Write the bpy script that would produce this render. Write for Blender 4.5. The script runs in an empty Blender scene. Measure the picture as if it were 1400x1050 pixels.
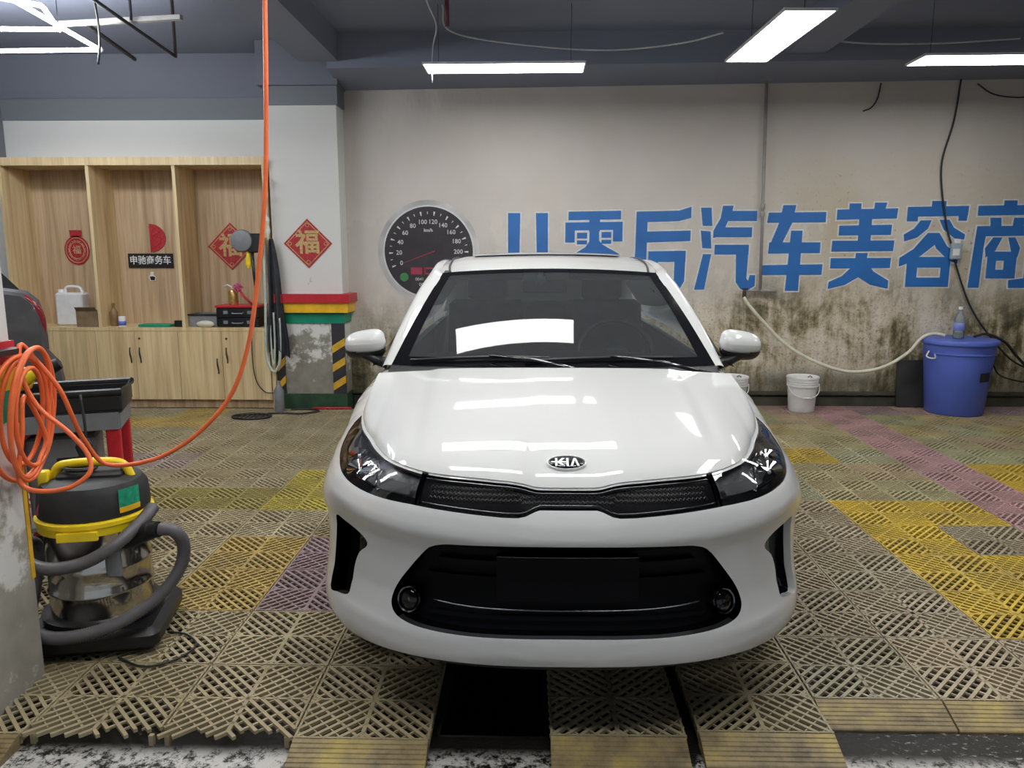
import bpy, math, random
import numpy as np
from mathutils import Vector, Matrix
from mathutils.geometry import delaunay_2d_cdt, tessellate_polygon

random.seed(7)
SC = bpy.context.scene
COL = SC.collection
R = math.radians
PI = math.pi

# ------------------------------------------------------------------ camera
cam_data = bpy.data.cameras.new('camera')
cam_data.sensor_width = 36.0
cam_data.lens = 1051.0 / 1400.0 * 36.0
cam_data.clip_start = 0.05
cam = bpy.data.objects.new('camera', cam_data)
COL.objects.link(cam)
cam.location = (0, 0, 1.42)
cam.rotation_euler = (R(90 - 9.56), 0, R(1.363))
SC.camera = cam

# ------------------------------------------------------------------ world and exposure
w = bpy.data.worlds.new('world')
SC.world = w
w.use_nodes = True
w.node_tree.nodes['Background'].inputs[0].default_value = (0.75, 0.82, 0.9, 1)
w.node_tree.nodes['Background'].inputs[1].default_value = 0.25
SC.view_settings.view_transform = 'Standard'
SC.view_settings.look = 'None'
SC.view_settings.gamma = 1
SC.view_settings.use_curve_mapping = False
SC.view_settings.exposure = 0.85
LAMP = 11.0          # emission of the ceiling panels
TUBE = 45.0          # emission of the thin light tubes


# ------------------------------------------------------------------ materials
def new_mat(name):
    m = bpy.data.materials.new(name)
    m.use_nodes = True
    nt = m.node_tree
    return m, nt, nt.nodes['Principled BSDF']


def mat(name, col, rough=0.5, metal=0.0, coat=0.0, spec=0.5, var=0.12, scale=14.0, bump=0.0):
    """principled material with a little procedural colour variation"""
    m, nt, b = new_mat(name)
    N, L = nt.nodes, nt.links
    b.inputs['Roughness'].default_value = rough
    b.inputs['Metallic'].default_value = metal
    b.inputs['Coat Weight'].default_value = coat
    b.inputs['Coat Roughness'].default_value = 0.04
    b.inputs['Specular IOR Level'].default_value = spec
    if var <= 0:
        b.inputs['Base Color'].default_value = (*col, 1)
        return m
    tc = N.new('ShaderNodeTexCoord')
    no = N.new('ShaderNodeTexNoise')
    no.inputs['Scale'].default_value = scale
    no.inputs['Detail'].default_value = 4
    L.new(tc.outputs['Object'], no.inputs['Vector'])
    rp = N.new('ShaderNodeValToRGB')
    rp.color_ramp.elements[0].position = 0.3
    rp.color_ramp.elements[1].position = 0.7
    rp.color_ramp.elements[0].color = (*[c * (1 - var) for c in col], 1)
    rp.color_ramp.elements[1].color = (*[min(1, c * (1 + var)) for c in col], 1)
    L.new(no.outputs['Fac'], rp.inputs['Fac'])
    L.new(rp.outputs['Color'], b.inputs['Base Color'])
    if bump > 0:
        bp = N.new('ShaderNodeBump')
        bp.inputs['Strength'].default_value = bump
        bp.inputs['Distance'].default_value = 0.01
        L.new(no.outputs['Fac'], bp.inputs['Height'])
        L.new(bp.outputs['Normal'], b.inputs['Normal'])
    return m


def emit(name, col, strength):
    m, nt, b = new_mat(name)
    nt.nodes.remove(b)
    e = nt.nodes.new('ShaderNodeEmission')
    e.inputs['Color'].default_value = (*col, 1)
    e.inputs['Strength'].default_value = strength
    nt.links.new(e.outputs[0], nt.nodes['Material Output'].inputs['Surface'])
    return m


def glass(name, tint, ior=1.5, rough=0.02, boost=1.0, haze=0.0):
    """thin pane: tinted see-through with a mirror-like surface by Fresnel"""
    m, nt, b = new_mat(name)
    N, L = nt.nodes, nt.links
    N.remove(b)
    t = N.new('ShaderNodeBsdfTransparent')
    t.inputs['Color'].default_value = (*tint, 1)
    g = N.new('ShaderNodeBsdfGlossy')
    g.inputs['Roughness'].default_value = rough
    f = N.new('ShaderNodeFresnel')
    f.inputs['IOR'].default_value = ior
    mx = N.new('ShaderNodeMixShader')
    mu = N.new('ShaderNodeMath')
    mu.operation = 'MULTIPLY'
    mu.use_clamp = True
    mu.inputs[1].default_value = boost
    L.new(f.outputs[0], mu.inputs[0])
    L.new(mu.outputs[0], mx.inputs[0])
    L.new(t.outputs[0], mx.inputs[1])
    L.new(g.outputs[0], mx.inputs[2])
    out = mx.outputs[0]
    if haze > 0:  # pale diffuse share painted in for reflected haze on the pane
        df = N.new('ShaderNodeBsdfDiffuse')
        df.inputs['Color'].default_value = (0.62, 0.66, 0.70, 1)
        m2 = N.new('ShaderNodeMixShader')
        m2.inputs[0].default_value = haze
        L.new(out, m2.inputs[1])
        L.new(df.outputs[0], m2.inputs[2])
        out = m2.outputs[0]
    L.new(out, N['Material Output'].inputs['Surface'])
    return m


def nodes_of(nt):
    N, L = nt.nodes, nt.links

    def noise(vec, scale, detail=5, rough=0.6, dist=0.0):
        n = N.new('ShaderNodeTexNoise')
        n.inputs['Scale'].default_value = scale
        n.inputs['Detail'].default_value = detail
        n.inputs['Roughness'].default_value = rough
        n.inputs['Distortion'].default_value = dist
        L.new(vec, n.inputs['Vector'])
        return n.outputs['Fac']

    def mapping(vec, scale=(1, 1, 1), loc=(0, 0, 0), rot=(0, 0, 0)):
        n = N.new('ShaderNodeMapping')
        n.inputs['Scale'].default_value = scale
        n.inputs['Location'].default_value = loc
        n.inputs['Rotation'].default_value = rot
        L.new(vec, n.inputs['Vector'])
        return n.outputs[0]

    def ramp(fac, stops, interp='LINEAR'):
        n = N.new('ShaderNodeValToRGB')
        n.color_ramp.interpolation = interp
        e = n.color_ramp.elements
        while len(e) < len(stops):
            e.new(0.5)
        for q, (p, c) in zip(e, stops):
            q.position = p
            q.color = (c, c, c, 1) if not isinstance(c, tuple) else (*c, 1)
        L.new(fac, n.inputs['Fac'])
        return n.outputs['Color']

    def mix(fac, a, b, mode='MIX'):
        n = N.new('ShaderNodeMix')
        n.data_type = 'RGBA'
        n.blend_type = mode
        for v, k in ((fac, 0), (a, 6), (b, 7)):
            if isinstance(v, (int, float)):
                n.inputs[k].default_value = v
            elif isinstance(v, tuple):
                n.inputs[k].default_value = (*v, 1)
            else:
                L.new(v, n.inputs[k])
        return n.outputs[2]

    def math_(op, a, b=0.0, clamp=False):
        n = N.new('ShaderNodeMath')
        n.operation = op
        n.use_clamp = clamp
        for v, k in ((a, 0), (b, 1)):
            if isinstance(v, (int, float)):
                n.inputs[k].default_value = v
            else:
                L.new(v, n.inputs[k])
        return n.outputs[0]

    def maprange(v, a, b, c=0.0, d=1.0):
        n = N.new('ShaderNodeMapRange')
        n.interpolation_type = 'SMOOTHSTEP'
        for k, q in ((1, a), (2, b), (3, c), (4, d)):
            n.inputs[k].default_value = q
        L.new(v, n.inputs[0])
        return n.outputs[0]

    def bump(h, strength, dist, normal_to):
        n = N.new('ShaderNodeBump')
        n.inputs['Strength'].default_value = strength
        n.inputs['Distance'].default_value = dist
        L.new(h, n.inputs['Height'])
        L.new(n.outputs[0], normal_to.inputs['Normal'])
    return noise, mapping, ramp, mix, math_, maprange, bump


def pos_xyz(nt):
    g = nt.nodes.new('ShaderNodeNewGeometry')
    s = nt.nodes.new('ShaderNodeSeparateXYZ')
    nt.links.new(g.outputs['Position'], s.inputs[0])
    return g.outputs['Position'], s.outputs[0], s.outputs[1], s.outputs[2]


def wall_mural_mat():
    m, nt, b = new_mat('weathered_mural_wall')
    noise, mapping, ramp, mix, math_, mr, bump = nodes_of(nt)
    P, X, Y, Z = pos_xyz(nt)
    base = mix(noise(P, 1.1, 3), (0.50, 0.46, 0.43), (0.64, 0.60, 0.56))
    base = mix(math_('MULTIPLY', ramp(noise(P, 3.0, 5), [(0.42, 0.0), (0.62, 1.0)]), 0.35), base, (0.55, 0.51, 0.44))
    # yellow damp towards the right part
    damp = math_('MULTIPLY', mr(X, 1.2, 3.0), mr(Z, 2.6, 1.6))
    damp = math_('MULTIPLY', damp, ramp(noise(P, 1.6, 5), [(0.3, 0.1), (0.6, 1.0)]))
    base = mix(math_('MULTIPLY', damp, 0.75), base, (0.44, 0.37, 0.22))
    # peeled pale patches
    peel = math_('MULTIPLY', ramp(noise(mapping(P, (1.6, 1, 1.1), (4, 0, 2)), 1.7, 6, 0.62), [(0.53, 0.0), (0.56, 1.0)]), mr(Z, 2.0, 1.6))
    base = mix(math_('MULTIPLY', peel, 0.55), base, (0.64, 0.60, 0.54))
    # mould that climbs from the floor: blotches, pale peeled patches and streaks
    blot = noise(P, 2.1, 10, 0.72, 0.3)
    streak = noise(mapping(P, (7, 1, 0.9)), 1.7, 7, 0.72)
    mix2 = math_('ADD', math_('MULTIPLY', blot, 0.68), math_('MULTIPLY', streak, 0.32))
    lowcol = ramp(mix2, [(0.39, (0.035, 0.032, 0.018)), (0.45, (0.125, 0.105, 0.055)), (0.49, (0.30, 0.25, 0.155)), (0.535, (0.52, 0.455, 0.345)), (0.60, (0.68, 0.61, 0.51))])
    zz = math_('ADD', Z, math_('MULTIPLY', math_('SUBTRACT', noise(P, 1.3, 6, 0.6), 0.5), -0.9))
    zz = math_('ADD', zz, mr(X, 1.0, -1.6, 0.0, 0.30))
    low = mr(zz, 1.38, 0.70)
    base = mix(low, base, lowcol)
    speck = ramp(noise(P, 46, 3, 0.7), [(0.56, 0.0), (0.66, 1.0)])
    base = mix(math_('MULTIPLY', math_('MULTIPLY', speck, low), 0.55), base, (0.05, 0.045, 0.03))
    spots = math_('MULTIPLY', ramp(noise(mapping(P, (1, 1, 1), (3, 0, 7)), 26, 4, 0.75), [(0.61, 0.0), (0.68, 1.0)]), damp)
    base = mix(math_('MULTIPLY', spots, 0.8), base, (0.15, 0.13, 0.06))
    # worn green base just above the kerb
    base = mix(math_('MULTIPLY', mr(Z, 0.42, 0.2), ramp(blot, [(0.4, 0.2), (0.6, 0.85)])), base, (0.075, 0.075, 0.05))
    nt.links.new(base, b.inputs['Base Color'])
    b.inputs['Roughness'].default_value = 0.62
    b.inputs['Specular IOR Level'].default_value = 0.3
    # creased film near the upper left corner, relief of the plaster elsewhere
    crease = noise(mapping(P, (0.9, 1, 0.35), (0, 0, 0), (0, R(-38), 0)), 5.5, 3, 0.5)
    cm = math_('MULTIPLY', mr(X, 0.6, -1.5), mr(Z, 1.9, 2.8))
    h = math_('ADD', math_('MULTIPLY', math_('MULTIPLY', crease, cm), 6.0), math_('MULTIPLY', blot, 0.8))
    bump(h, 0.5, 0.02, b)
    return m


def plaster_mat(name, col, zlow=0.0, stain=0.0):
    m, nt, b = new_mat(name)
    noise, mapping, ramp, mix, math_, mr, bump = nodes_of(nt)
    P, X, Y, Z = pos_xyz(nt)
    base = mix(noise(P, 1.5, 4), tuple(c * 0.93 for c in col), col)
    if stain > 0:
        n = noise(P, 5.5, 7, 0.68)
        v = math_('ADD', n, mr(Z, 1.25, 0.1, 0.0, 0.34))
        k = ramp(v, [(0.66, 0.0), (0.74, 1.0)])
        k = math_('MULTIPLY', k, mr(Z, 1.35, 1.1))
        base = mix(math_('MULTIPLY', k, stain), base, mix(noise(P, 9, 5), (0.10, 0.095, 0.06), (0.36, 0.33, 0.28)))
    nt.links.new(base, b.inputs['Base Color'])
    b.inputs['Roughness'].default_value = 0.7
    bump(noise(P, 8, 6), 0.15, 0.01, b)
    return m


def wood_mat(name, c1, c2, c3):
    m, nt, b = new_mat(name)
    noise, mapping, ramp, mix, math_, mr, bump = nodes_of(nt)
    tc = nt.nodes.new('ShaderNodeTexCoord').outputs['Object']
    g1 = noise(mapping(tc, (11, 11, 0.55)), 1.4, 5, 0.6, 0.4)
    g2 = noise(mapping(tc, (60, 60, 1.2)), 1.3, 3, 0.6)
    c = ramp(g1, [(0.30, c1), (0.5, c2), (0.70, c3)])
    c = mix(math_('MULTIPLY', ramp(g2, [(0.45, 0.0), (0.65, 1.0)]), 0.35), c, tuple(q * 0.55 for q in c2))
    nt.links.new(c, b.inputs['Base Color'])
    b.inputs['Roughness'].default_value = 0.45
    return m


def tile_mat():
    m, nt, b = new_mat('grimy_plastic_grid')
    noise, mapping, ramp, mix, math_, mr, bump = nodes_of(nt)
    P, X, Y, Z = pos_xyz(nt)
    oi = nt.nodes.new('ShaderNodeObjectInfo')
    n1 = noise(P, 3.2, 5, 0.65)
    n2 = noise(P, 30, 3, 0.6)
    c = mix(ramp(n1, [(0.35, 0.62), (0.65, 0.16)]), oi.outputs['Color'], (0.19, 0.145, 0.075))
    c = mix(math_('MULTIPLY', ramp(n2, [(0.4, 0.0), (0.7, 1.0)]), 0.35), c, (0.20, 0.17, 0.115))
    nt.links.new(c, b.inputs['Base Color'])
    b.inputs['Roughness'].default_value = 0.42
    bump(n2, 0.3, 0.004, b)
    return m


def ramp_mat():
    m, nt, b = new_mat('muddy_yellow_ramp')
    noise, mapping, ramp, mix, math_, mr, bump = nodes_of(nt)
    P, X, Y, Z = pos_xyz(nt)
    n1 = noise(P, 6.5, 6, 0.7)
    n2 = noise(mapping(P, (4, 60, 10)), 2.0, 3)
    c = ramp(n1, [(0.34, (0.13, 0.095, 0.05)), (0.50, (0.33, 0.25, 0.115)), (0.64, (0.52, 0.40, 0.10))])
    c = mix(math_('MULTIPLY', n2, 0.6), c, (0.16, 0.12, 0.06))
    nt.links.new(c, b.inputs['Base Color'])
    b.inputs['Roughness'].default_value = 0.5
    return m


def wet_floor_mat():
    m, nt, b = new_mat('wet_foamy_concrete')
    noise, mapping, ramp, mix, math_, mr, bump = nodes_of(nt)
    P, X, Y, Z = pos_xyz(nt)
    n1 = noise(P, 34, 8, 0.78, 0.2)
    n2 = noise(P, 3.0, 4)
    n3 = noise(mapping(P, (30, 55, 1)), 1.0, 8, 0.75, 0.2)
    front = mr(Y, 2.10, 2.02)                                 # foam washed out in front of the grid
    k = math_('ADD', math_('MULTIPLY', n1, 0.65), math_('MULTIPLY', n2, 0.4))
    foam = math_('MULTIPLY', ramp(k, [(0.47, 0.0), (0.54, 1.0)]), front)
    glints = math_('MULTIPLY', ramp(n3, [(0.56, 0.0), (0.66, 0.6)]), math_('MULTIPLY', mr(X, 0.95, 1.15), mr(Y, 2.4, 2.25)))  # pale streaks painted for highlights on the wet floor at right
    base = mix(n2, (0.006, 0.006, 0.005), (0.016, 0.014, 0.012))
    base = mix(math_('MAXIMUM', foam, glints), base, (0.62, 0.60, 0.57))
    nt.links.new(base, b.inputs['Base Color'])
    nt.links.new(ramp(n2, [(0.3, 0.06), (0.7, 0.22)]), b.inputs['Roughness'])
    bump(math_('ADD', math_('MULTIPLY', n1, 0.5), n3), 0.45, 0.012, b)
    return m


def steel_mat(name, col=(0.62, 0.6, 0.57), rough=0.18):
    m = mat(name, col, rough, 1.0, var=0.12, scale=9, bump=0.03)
    return m


M = {}
M['mural'] = wall_mural_mat()
M['white_wall'] = plaster_mat('white_painted_plaster', (0.78, 0.77, 0.745))
M['pillar_wall'] = plaster_mat('stained_white_plaster', (0.70, 0.69, 0.655), stain=0.95)
M['dark_paint'] = plaster_mat('slate_ceiling_paint', (0.18, 0.19, 0.235))
M['dark_band'] = plaster_mat('grey_band_paint', (0.20, 0.215, 0.24))
M['rough_grey'] = plaster_mat('rough_grey_render', (0.33, 0.33, 0.32))
M['floor'] = wet_floor_mat()
M['tile'] = tile_mat()
M['ramp'] = ramp_mat()
M['pit'] = mat('pit_concrete', (0.012, 0.012, 0.012), 0.7)
M['wood'] = wood_mat('light_oak_board', (0.50, 0.35, 0.18), (0.70, 0.53, 0.29), (0.80, 0.64, 0.38))
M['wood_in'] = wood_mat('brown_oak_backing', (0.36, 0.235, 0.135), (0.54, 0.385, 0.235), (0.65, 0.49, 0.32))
M['lamp'] = emit('panel_light', (0.985, 0.985, 0.97), LAMP)
M['tube'] = emit('tube_light', (0.93, 0.97, 1.0), TUBE)
M['white_metal'] = mat('white_metal', (0.75, 0.75, 0.75), 0.4)
M['black'] = mat('black_plastic', (0.012, 0.012, 0.014), 0.38, var=0.2)
M['black_soft'] = mat('black_rubber', (0.018, 0.018, 0.019), 0.6, var=0.25, scale=30, bump=0.1)
M['piano'] = mat('gloss_black', (0.006, 0.006, 0.008), 0.08, coat=0.6, var=0)
M['dark_iron'] = mat('dark_iron', (0.035, 0.033, 0.034), 0.55, 0.3)
M['grey_plastic'] = mat('grey_plastic', (0.19, 0.195, 0.205), 0.45)
M['red'] = mat('red_paint', (0.50, 0.018, 0.030), 0.4)
M['yellow'] = mat('yellow_paint', (0.80, 0.46, 0.02), 0.42)
M['green'] = mat('green_paint', (0.0, 0.25, 0.145), 0.45)
M['dark_green'] = mat('dark_green_paint', (0.022, 0.062, 0.03), 0.55, var=0.4, scale=9)
M['hazard_black'] = mat('hazard_black', (0.03, 0.028, 0.034), 0.5)
M['hazard_yellow'] = mat('hazard_yellow', (0.62, 0.36, 0.03), 0.5, var=0.25)
M['blue_letter'] = mat('blue_vinyl_letter', (0.022, 0.14, 0.42), 0.45, var=0.14, scale=3)
M['letter_edge'] = mat('white_vinyl_edge', (0.62, 0.63, 0.63), 0.5)
M['orange_hose'] = mat('orange_rubber_hose', (0.80, 0.155, 0.045), 0.38)
M['pale_hose'] = mat('pale_rubber_hose', (0.62, 0.60, 0.48), 0.42)
M['mint_hose'] = mat('mint_grey_hose', (0.44, 0.50, 0.44), 0.45)
M['cable'] = mat('black_cable', (0.02, 0.02, 0.02), 0.5)
M['white_cable'] = mat('white_cable', (0.60, 0.62, 0.64), 0.5)
M['blue_barrel'] = mat('blue_barrel_plastic', (0.095, 0.15, 0.56), 0.40, var=0.10, scale=4)
M['white_bucket'] = mat('white_bucket_plastic', (0.74, 0.73, 0.72), 0.4, var=0.06)
M['red_paper'] = mat('red_festive_paper', (0.42, 0.022, 0.030), 0.5, var=0.35, scale=70)
M['gold_paper'] = mat('gold_print', (0.52, 0.36, 0.15), 0.45, var=0.3, scale=60)
M['steel'] = steel_mat('brushed_steel')
M['satin'] = mat('satin_chrome', (0.85, 0.85, 0.86), 0.28, 0.9, var=0)
M['ceiling_paint_lifted'] = plaster_mat('slate_blue_ceiling_lifted', (0.235, 0.255, 0.33))  # slate paint lightened to stand in for light missing on the ceiling
M['pale_blue'] = mat('pale_blue_label', (0.22, 0.27, 0.62), 0.4)
M['chrome'] = mat('chrome', (0.75, 0.75, 0.77), 0.07, 1.0, var=0)
M['dark_chrome'] = mat('dark_chrome', (0.16, 0.16, 0.17), 0.16, 1.0, var=0)
M['pipe_grey'] = mat('grey_pipe', (0.30, 0.285, 0.265), 0.5)
M['cardboard'] = mat('cardboard', (0.20, 0.14, 0.075), 0.75, var=0.2)
M['paint'] = mat('white_car_paint', (0.575, 0.58, 0.575), 0.40, coat=1.0, spec=0.08, var=0)
M['vac_yellow'] = mat('yellow_vacuum_plastic', (0.85, 0.62, 0.015), 0.35)
M['hose_grey'] = mat('ribbed_grey_hose', (0.115, 0.108, 0.115), 0.42)
M['grey_car'] = mat('grey_car_paint', (0.075, 0.073, 0.08), 0.4, 0.2, coat=0.5, var=0.1)
M['tail_red'] = mat('tail_lamp_red', (0.22, 0.012, 0.018), 0.15, coat=0.6)
M['windshield'] = glass('tinted_windscreen', (0.45, 0.49, 0.50), 1.52, 0.01, 1.1, 0.05)
M['lens'] = glass('clear_lamp_lens', (0.86, 0.87, 0.88), 1.5, 0.02, 1.2)
M['side_glass'] = glass('side_glass', (0.25, 0.28, 0.28), 1.5, 0.01)
M['clear_plastic'] = glass('clear_bottle_plastic', (0.80, 0.84, 0.86), 1.45, 0.05, 1.0, 0.22)


# ------------------------------------------------------------------ mesh helpers
def link(name, me, parent=None, loc=None):
    o = bpy.data.objects.new(name, me)
    COL.objects.link(o)
    if parent is not None:
        o.parent = parent
    if loc is not None:
        o.location = loc
    return o


def tag(o, label=None, cat=None, group=None, kind=None):
    if label:
        o['label'] = label
    if cat:
        o['category'] = cat
    if group:
        o['group'] = group
    if kind:
        o['kind'] = kind
    return o


def thing(name, label, cat, loc=(0, 0, 0), rz=0.0, group=None):
    o = link(name, None)
    o.empty_display_size = 0.1
    o.location = loc
    o.rotation_euler = (0, 0, rz)
    return tag(o, label, cat, group)


def catmull(pts, n=10, closed=False):
    P = [Vector(p) for p in pts]
    k = len(P)
    out = []
    segs = k if closed else k - 1
    for i in range(segs):
        if closed:
            a, b, c, d = P[(i - 1) % k], P[i], P[(i + 1) % k], P[(i + 2) % k]
        else:
            b, c = P[i], P[i + 1]
            a = P[i - 1] if i > 0 else b * 2 - c
            d = P[i + 2] if i + 2 < k else c * 2 - b
        for j in range(n):
            t = j / n
            out.append(0.5 * ((2 * b) + (c - a) * t + (2 * a - 5 * b + 4 * c - d) * t * t + (3 * b - a - 3 * c + d) * t ** 3))
    if not closed:
        out.append(P[-1])
    return out


class MB:
    def __init__(self):
        self.v, self.f, self.mi = [], [], []
        self.cur = 0

    def add(self, vs, fs):
        o = len(self.v)
        self.v += [tuple(p) for p in vs]
        self.f += [tuple(i + o for i in q) for q in fs]
        self.mi += [self.cur] * len(fs)
        return self

    def box(self, c, s, rz=0.0, rot=None):
        x, y, z = s[0] / 2, s[1] / 2, s[2] / 2
        vs = [Vector((a * x, b * y, d * z)) for a, b, d in
              ((-1, -1, -1), (1, -1, -1), (1, 1, -1), (-1, 1, -1), (-1, -1, 1), (1, -1, 1), (1, 1, 1), (-1, 1, 1))]
        mt = rot if rot is not None else Matrix.Rotation(rz, 3, 'Z')
        return self.add([mt @ p + Vector(c) for p in vs],
                        [(3, 2, 1, 0), (4, 5, 6, 7), (0, 1, 5, 4), (1, 2, 6, 5), (2, 3, 7, 6), (3, 0, 4, 7)])

    def rbox(self, c, s, r=0.01, n=3, rz=0.0, rot=None):
        """box with rounded vertical edges and a chamfered top and bottom"""
        x, y, z = s[0] / 2, s[1] / 2, s[2] / 2
        r = min(r, x * 0.95, y * 0.95, z * 0.9)
        ring = []
        for qx, qy, a0 in ((1, 1, 0), (-1, 1, 90), (-1, -1, 180), (1, -1, 270)):
            for i in range(n + 1):
                a = R(a0 + 90 * i / n)
                ring.append((qx * (x - r), qy * (y - r), math.cos(a), math.sin(a)))
        k = len(ring)
        mt = rot if rot is not None else Matrix.Rotation(rz, 3, 'Z')
        vs = []
        for zz, rr in ((-z, r * 0.35), (-z + r * 0.6, r), (z - r * 0.6, r), (z, r * 0.35)):
            for a, b, cx, cy in ring:
                vs.append(mt @ Vector((a + rr * cx, b + rr * cy, zz)) + Vector(c))
        fs = []
        for l in range(3):
            for i in range(k):
                fs.append((l * k + i, l * k + (i + 1) % k, (l + 1) * k + (i + 1) % k, (l + 1) * k + i))
        fs.append(tuple(range(k))[::-1])
        fs.append(tuple(range(3 * k, 4 * k)))
        return self.add(vs, fs)

    def tube(self, pts, r, n=8, closed=False, cap=True):
        P = [Vector(p) for p in pts]
        k = len(P)
        rr = r if isinstance(r, (list, tuple)) else [r] * k
        vs, fs = [], []
        ref = Vector((0, 0, 1))
        t0 = (P[1] - P[0]).normalized()
        if abs(t0.dot(ref)) > 0.9:
            ref = Vector((1, 0, 0))
        u = t0.cross(ref).normalized()
        for i in range(k):
            if closed:
                t = (P[(i + 1) % k] - P[i - 1]).normalized()
            else:
                t = (P[min(i + 1, k - 1)] - P[max(i - 1, 0)]).normalized()
            u = (u - t * u.dot(t))
            u = u.normalized() if u.length > 1e-6 else t.orthogonal().normalized()
            b = t.cross(u)
            for j in range(n):
                a = 2 * PI * j / n
                vs.append(P[i] + (u * math.cos(a) + b * math.sin(a)) * rr[i])
        for i in range(k if closed else k - 1):
            i2 = (i + 1) % k
            for j in range(n):
                fs.append((i * n + j, i * n + (j + 1) % n, i2 * n + (j + 1) % n, i2 * n + j))
        if not closed and cap:
            fs.append(tuple(range(n))[::-1])
            fs.append(tuple(range((k - 1) * n, k * n)))
        return self.add(vs, fs)

    def rod(self, a, b, r, n=10):
        return self.tube([a, b], r, n)

    def lathe(self, prof, c=(0, 0, 0), n=32, mtx=None, sx=1.0, sy=1.0):
        """prof: (radius, height) pairs from bottom to top"""
        vs, fs = [], []
        k = len(prof)
        for r, h in prof:
            for j in range(n):
                a = 2 * PI * j / n
                p = Vector((r * sx * math.cos(a), r * sy * math.sin(a), h))
                if mtx is not None:
                    p = mtx @ p
                vs.append(p + Vector(c))
        for i in range(k - 1):
            for j in range(n):
                fs.append((i * n + j, i * n + (j + 1) % n, (i + 1) * n + (j + 1) % n, (i + 1) * n + j))
        if prof[0][0] > 1e-5:
            fs.append(tuple(range(n))[::-1])
        if prof[-1][0] > 1e-5:
            fs.append(tuple(range((k - 1) * n, k * n)))
        return self.add(vs, fs)

    def sphere(self, c, r, n=16, m=10, mtx=None):
        rx, ry, rz_ = r if isinstance(r, (tuple, list)) else (r, r, r)
        vs, fs = [], []
        for i in range(m + 1):
            th = PI * i / m
            for j in range(n):
                a = 2 * PI * j / n
                p = Vector((rx * math.sin(th) * math.cos(a), ry * math.sin(th) * math.sin(a), -rz_ * math.cos(th)))
                if mtx is not None:
                    p = mtx @ p
                vs.append(p + Vector(c))
        for i in range(m):
            for j in range(n):
                fs.append((i * n + j, i * n + (j + 1) % n, (i + 1) * n + (j + 1) % n, (i + 1) * n + j))
        return self.add(vs, fs)

    def prism(self, poly, fn0, fn1):
        """poly: 2-D outline; fn0/fn1 map (a, b) to the back and front 3-D position"""
        k = len(poly)
        vs = [Vector(fn0(*p)) for p in poly] + [Vector(fn1(*p)) for p in poly]
        tri = tessellate_polygon([[Vector((p[0], p[1], 0)) for p in poly]])
        fs = [tuple(t) for t in tri] + [tuple(i + k for i in t) for t in tri]
        for i in range(k):
            j = (i + 1) % k
            fs.append((i, j, j + k, i + k))
        return self.add(vs, fs)

    def grid(self, fn, nu, nv, thick=None):
        vs = [fn(i / nu, j / nv) for j in range(nv + 1) for i in range(nu + 1)]
        fs = []
        for j in range(nv):
            for i in range(nu):
                a = j * (nu + 1) + i
                fs.append((a, a + 1, a + nu + 2, a + nu + 1))
        return self.add(vs, fs)

    def build(self, name, material=None, parent=None, smooth=False, loc=None, recalc=True):
        me = bpy.data.meshes.new(name)
        me.from_pydata(self.v, [], self.f)
        mats = material if isinstance(material, (list, tuple)) else [material]
        for q in mats:
            if q is not None:
                me.materials.append(M[q] if isinstance(q, str) else q)
        if len(mats) > 1:
            me.polygons.foreach_set('material_index', self.mi)
        if recalc:
            import bmesh
            bm = bmesh.new()
            bm.from_mesh(me)
            bmesh.ops.recalc_face_normals(bm, faces=bm.faces)
            bm.to_mesh(me)
            bm.free()
        if smooth:
            me.polygons.foreach_set('use_smooth', [True] * len(me.polygons))
            me.update()
            if smooth is not True:
                me.set_sharp_from_angle(angle=R(smooth))
        me.update()
        return link(name, me, parent, loc)


def copy_tree(o, parent=None):
    c = o.copy()
    COL.objects.link(c)
    c.parent = parent
    for ch in list(o.children):
        copy_tree(ch, c)
    return c


def text_mesh(body, size, bold=0.0, extrude=0.0):
    """outline of a piece of lettering as mesh data in its own XY plane, centred"""
    cu = bpy.data.curves.new('lettering', 'FONT')
    cu.body = body
    cu.size = size
    cu.offset = bold
    cu.extrude = extrude
    cu.align_x = 'CENTER'
    cu.align_y = 'CENTER'
    cu.resolution_u = 2
    ob = bpy.data.objects.new('lettering', cu)
    COL.objects.link(ob)
    dg = bpy.context.evaluated_depsgraph_get()
    me = bpy.data.meshes.new_from_object(ob.evaluated_get(dg))
    bpy.data.objects.remove(ob)
    bpy.data.curves.remove(cu)
    return me


def lettering(name, body, size, material, parent, loc, rot=(R(90), 0, 0), bold=0.0, extrude=0.0005, sx=1.0):
    me = text_mesh(body, size, bold, extrude)
    me.materials.clear()
    me.materials.append(M[material])
    o = link(name, me, parent, loc)
    o.rotation_euler = rot
    o.scale = (sx, 1, 1)
    return o


def struct(o):
    o['kind'] = 'structure'
    return o

# ================================================================== SETTING
ZC = 3.25            # ceiling height
YB = 7.30            # mural wall
YL = 7.45            # wall behind the cabinet


def slab(name, lo, hi, material, parent=None):
    b = MB()
    b.box([(a + c) / 2 for a, c in zip(lo, hi)], [c - a for a, c in zip(lo, hi)])
    return b.build(name, material, parent)


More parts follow.
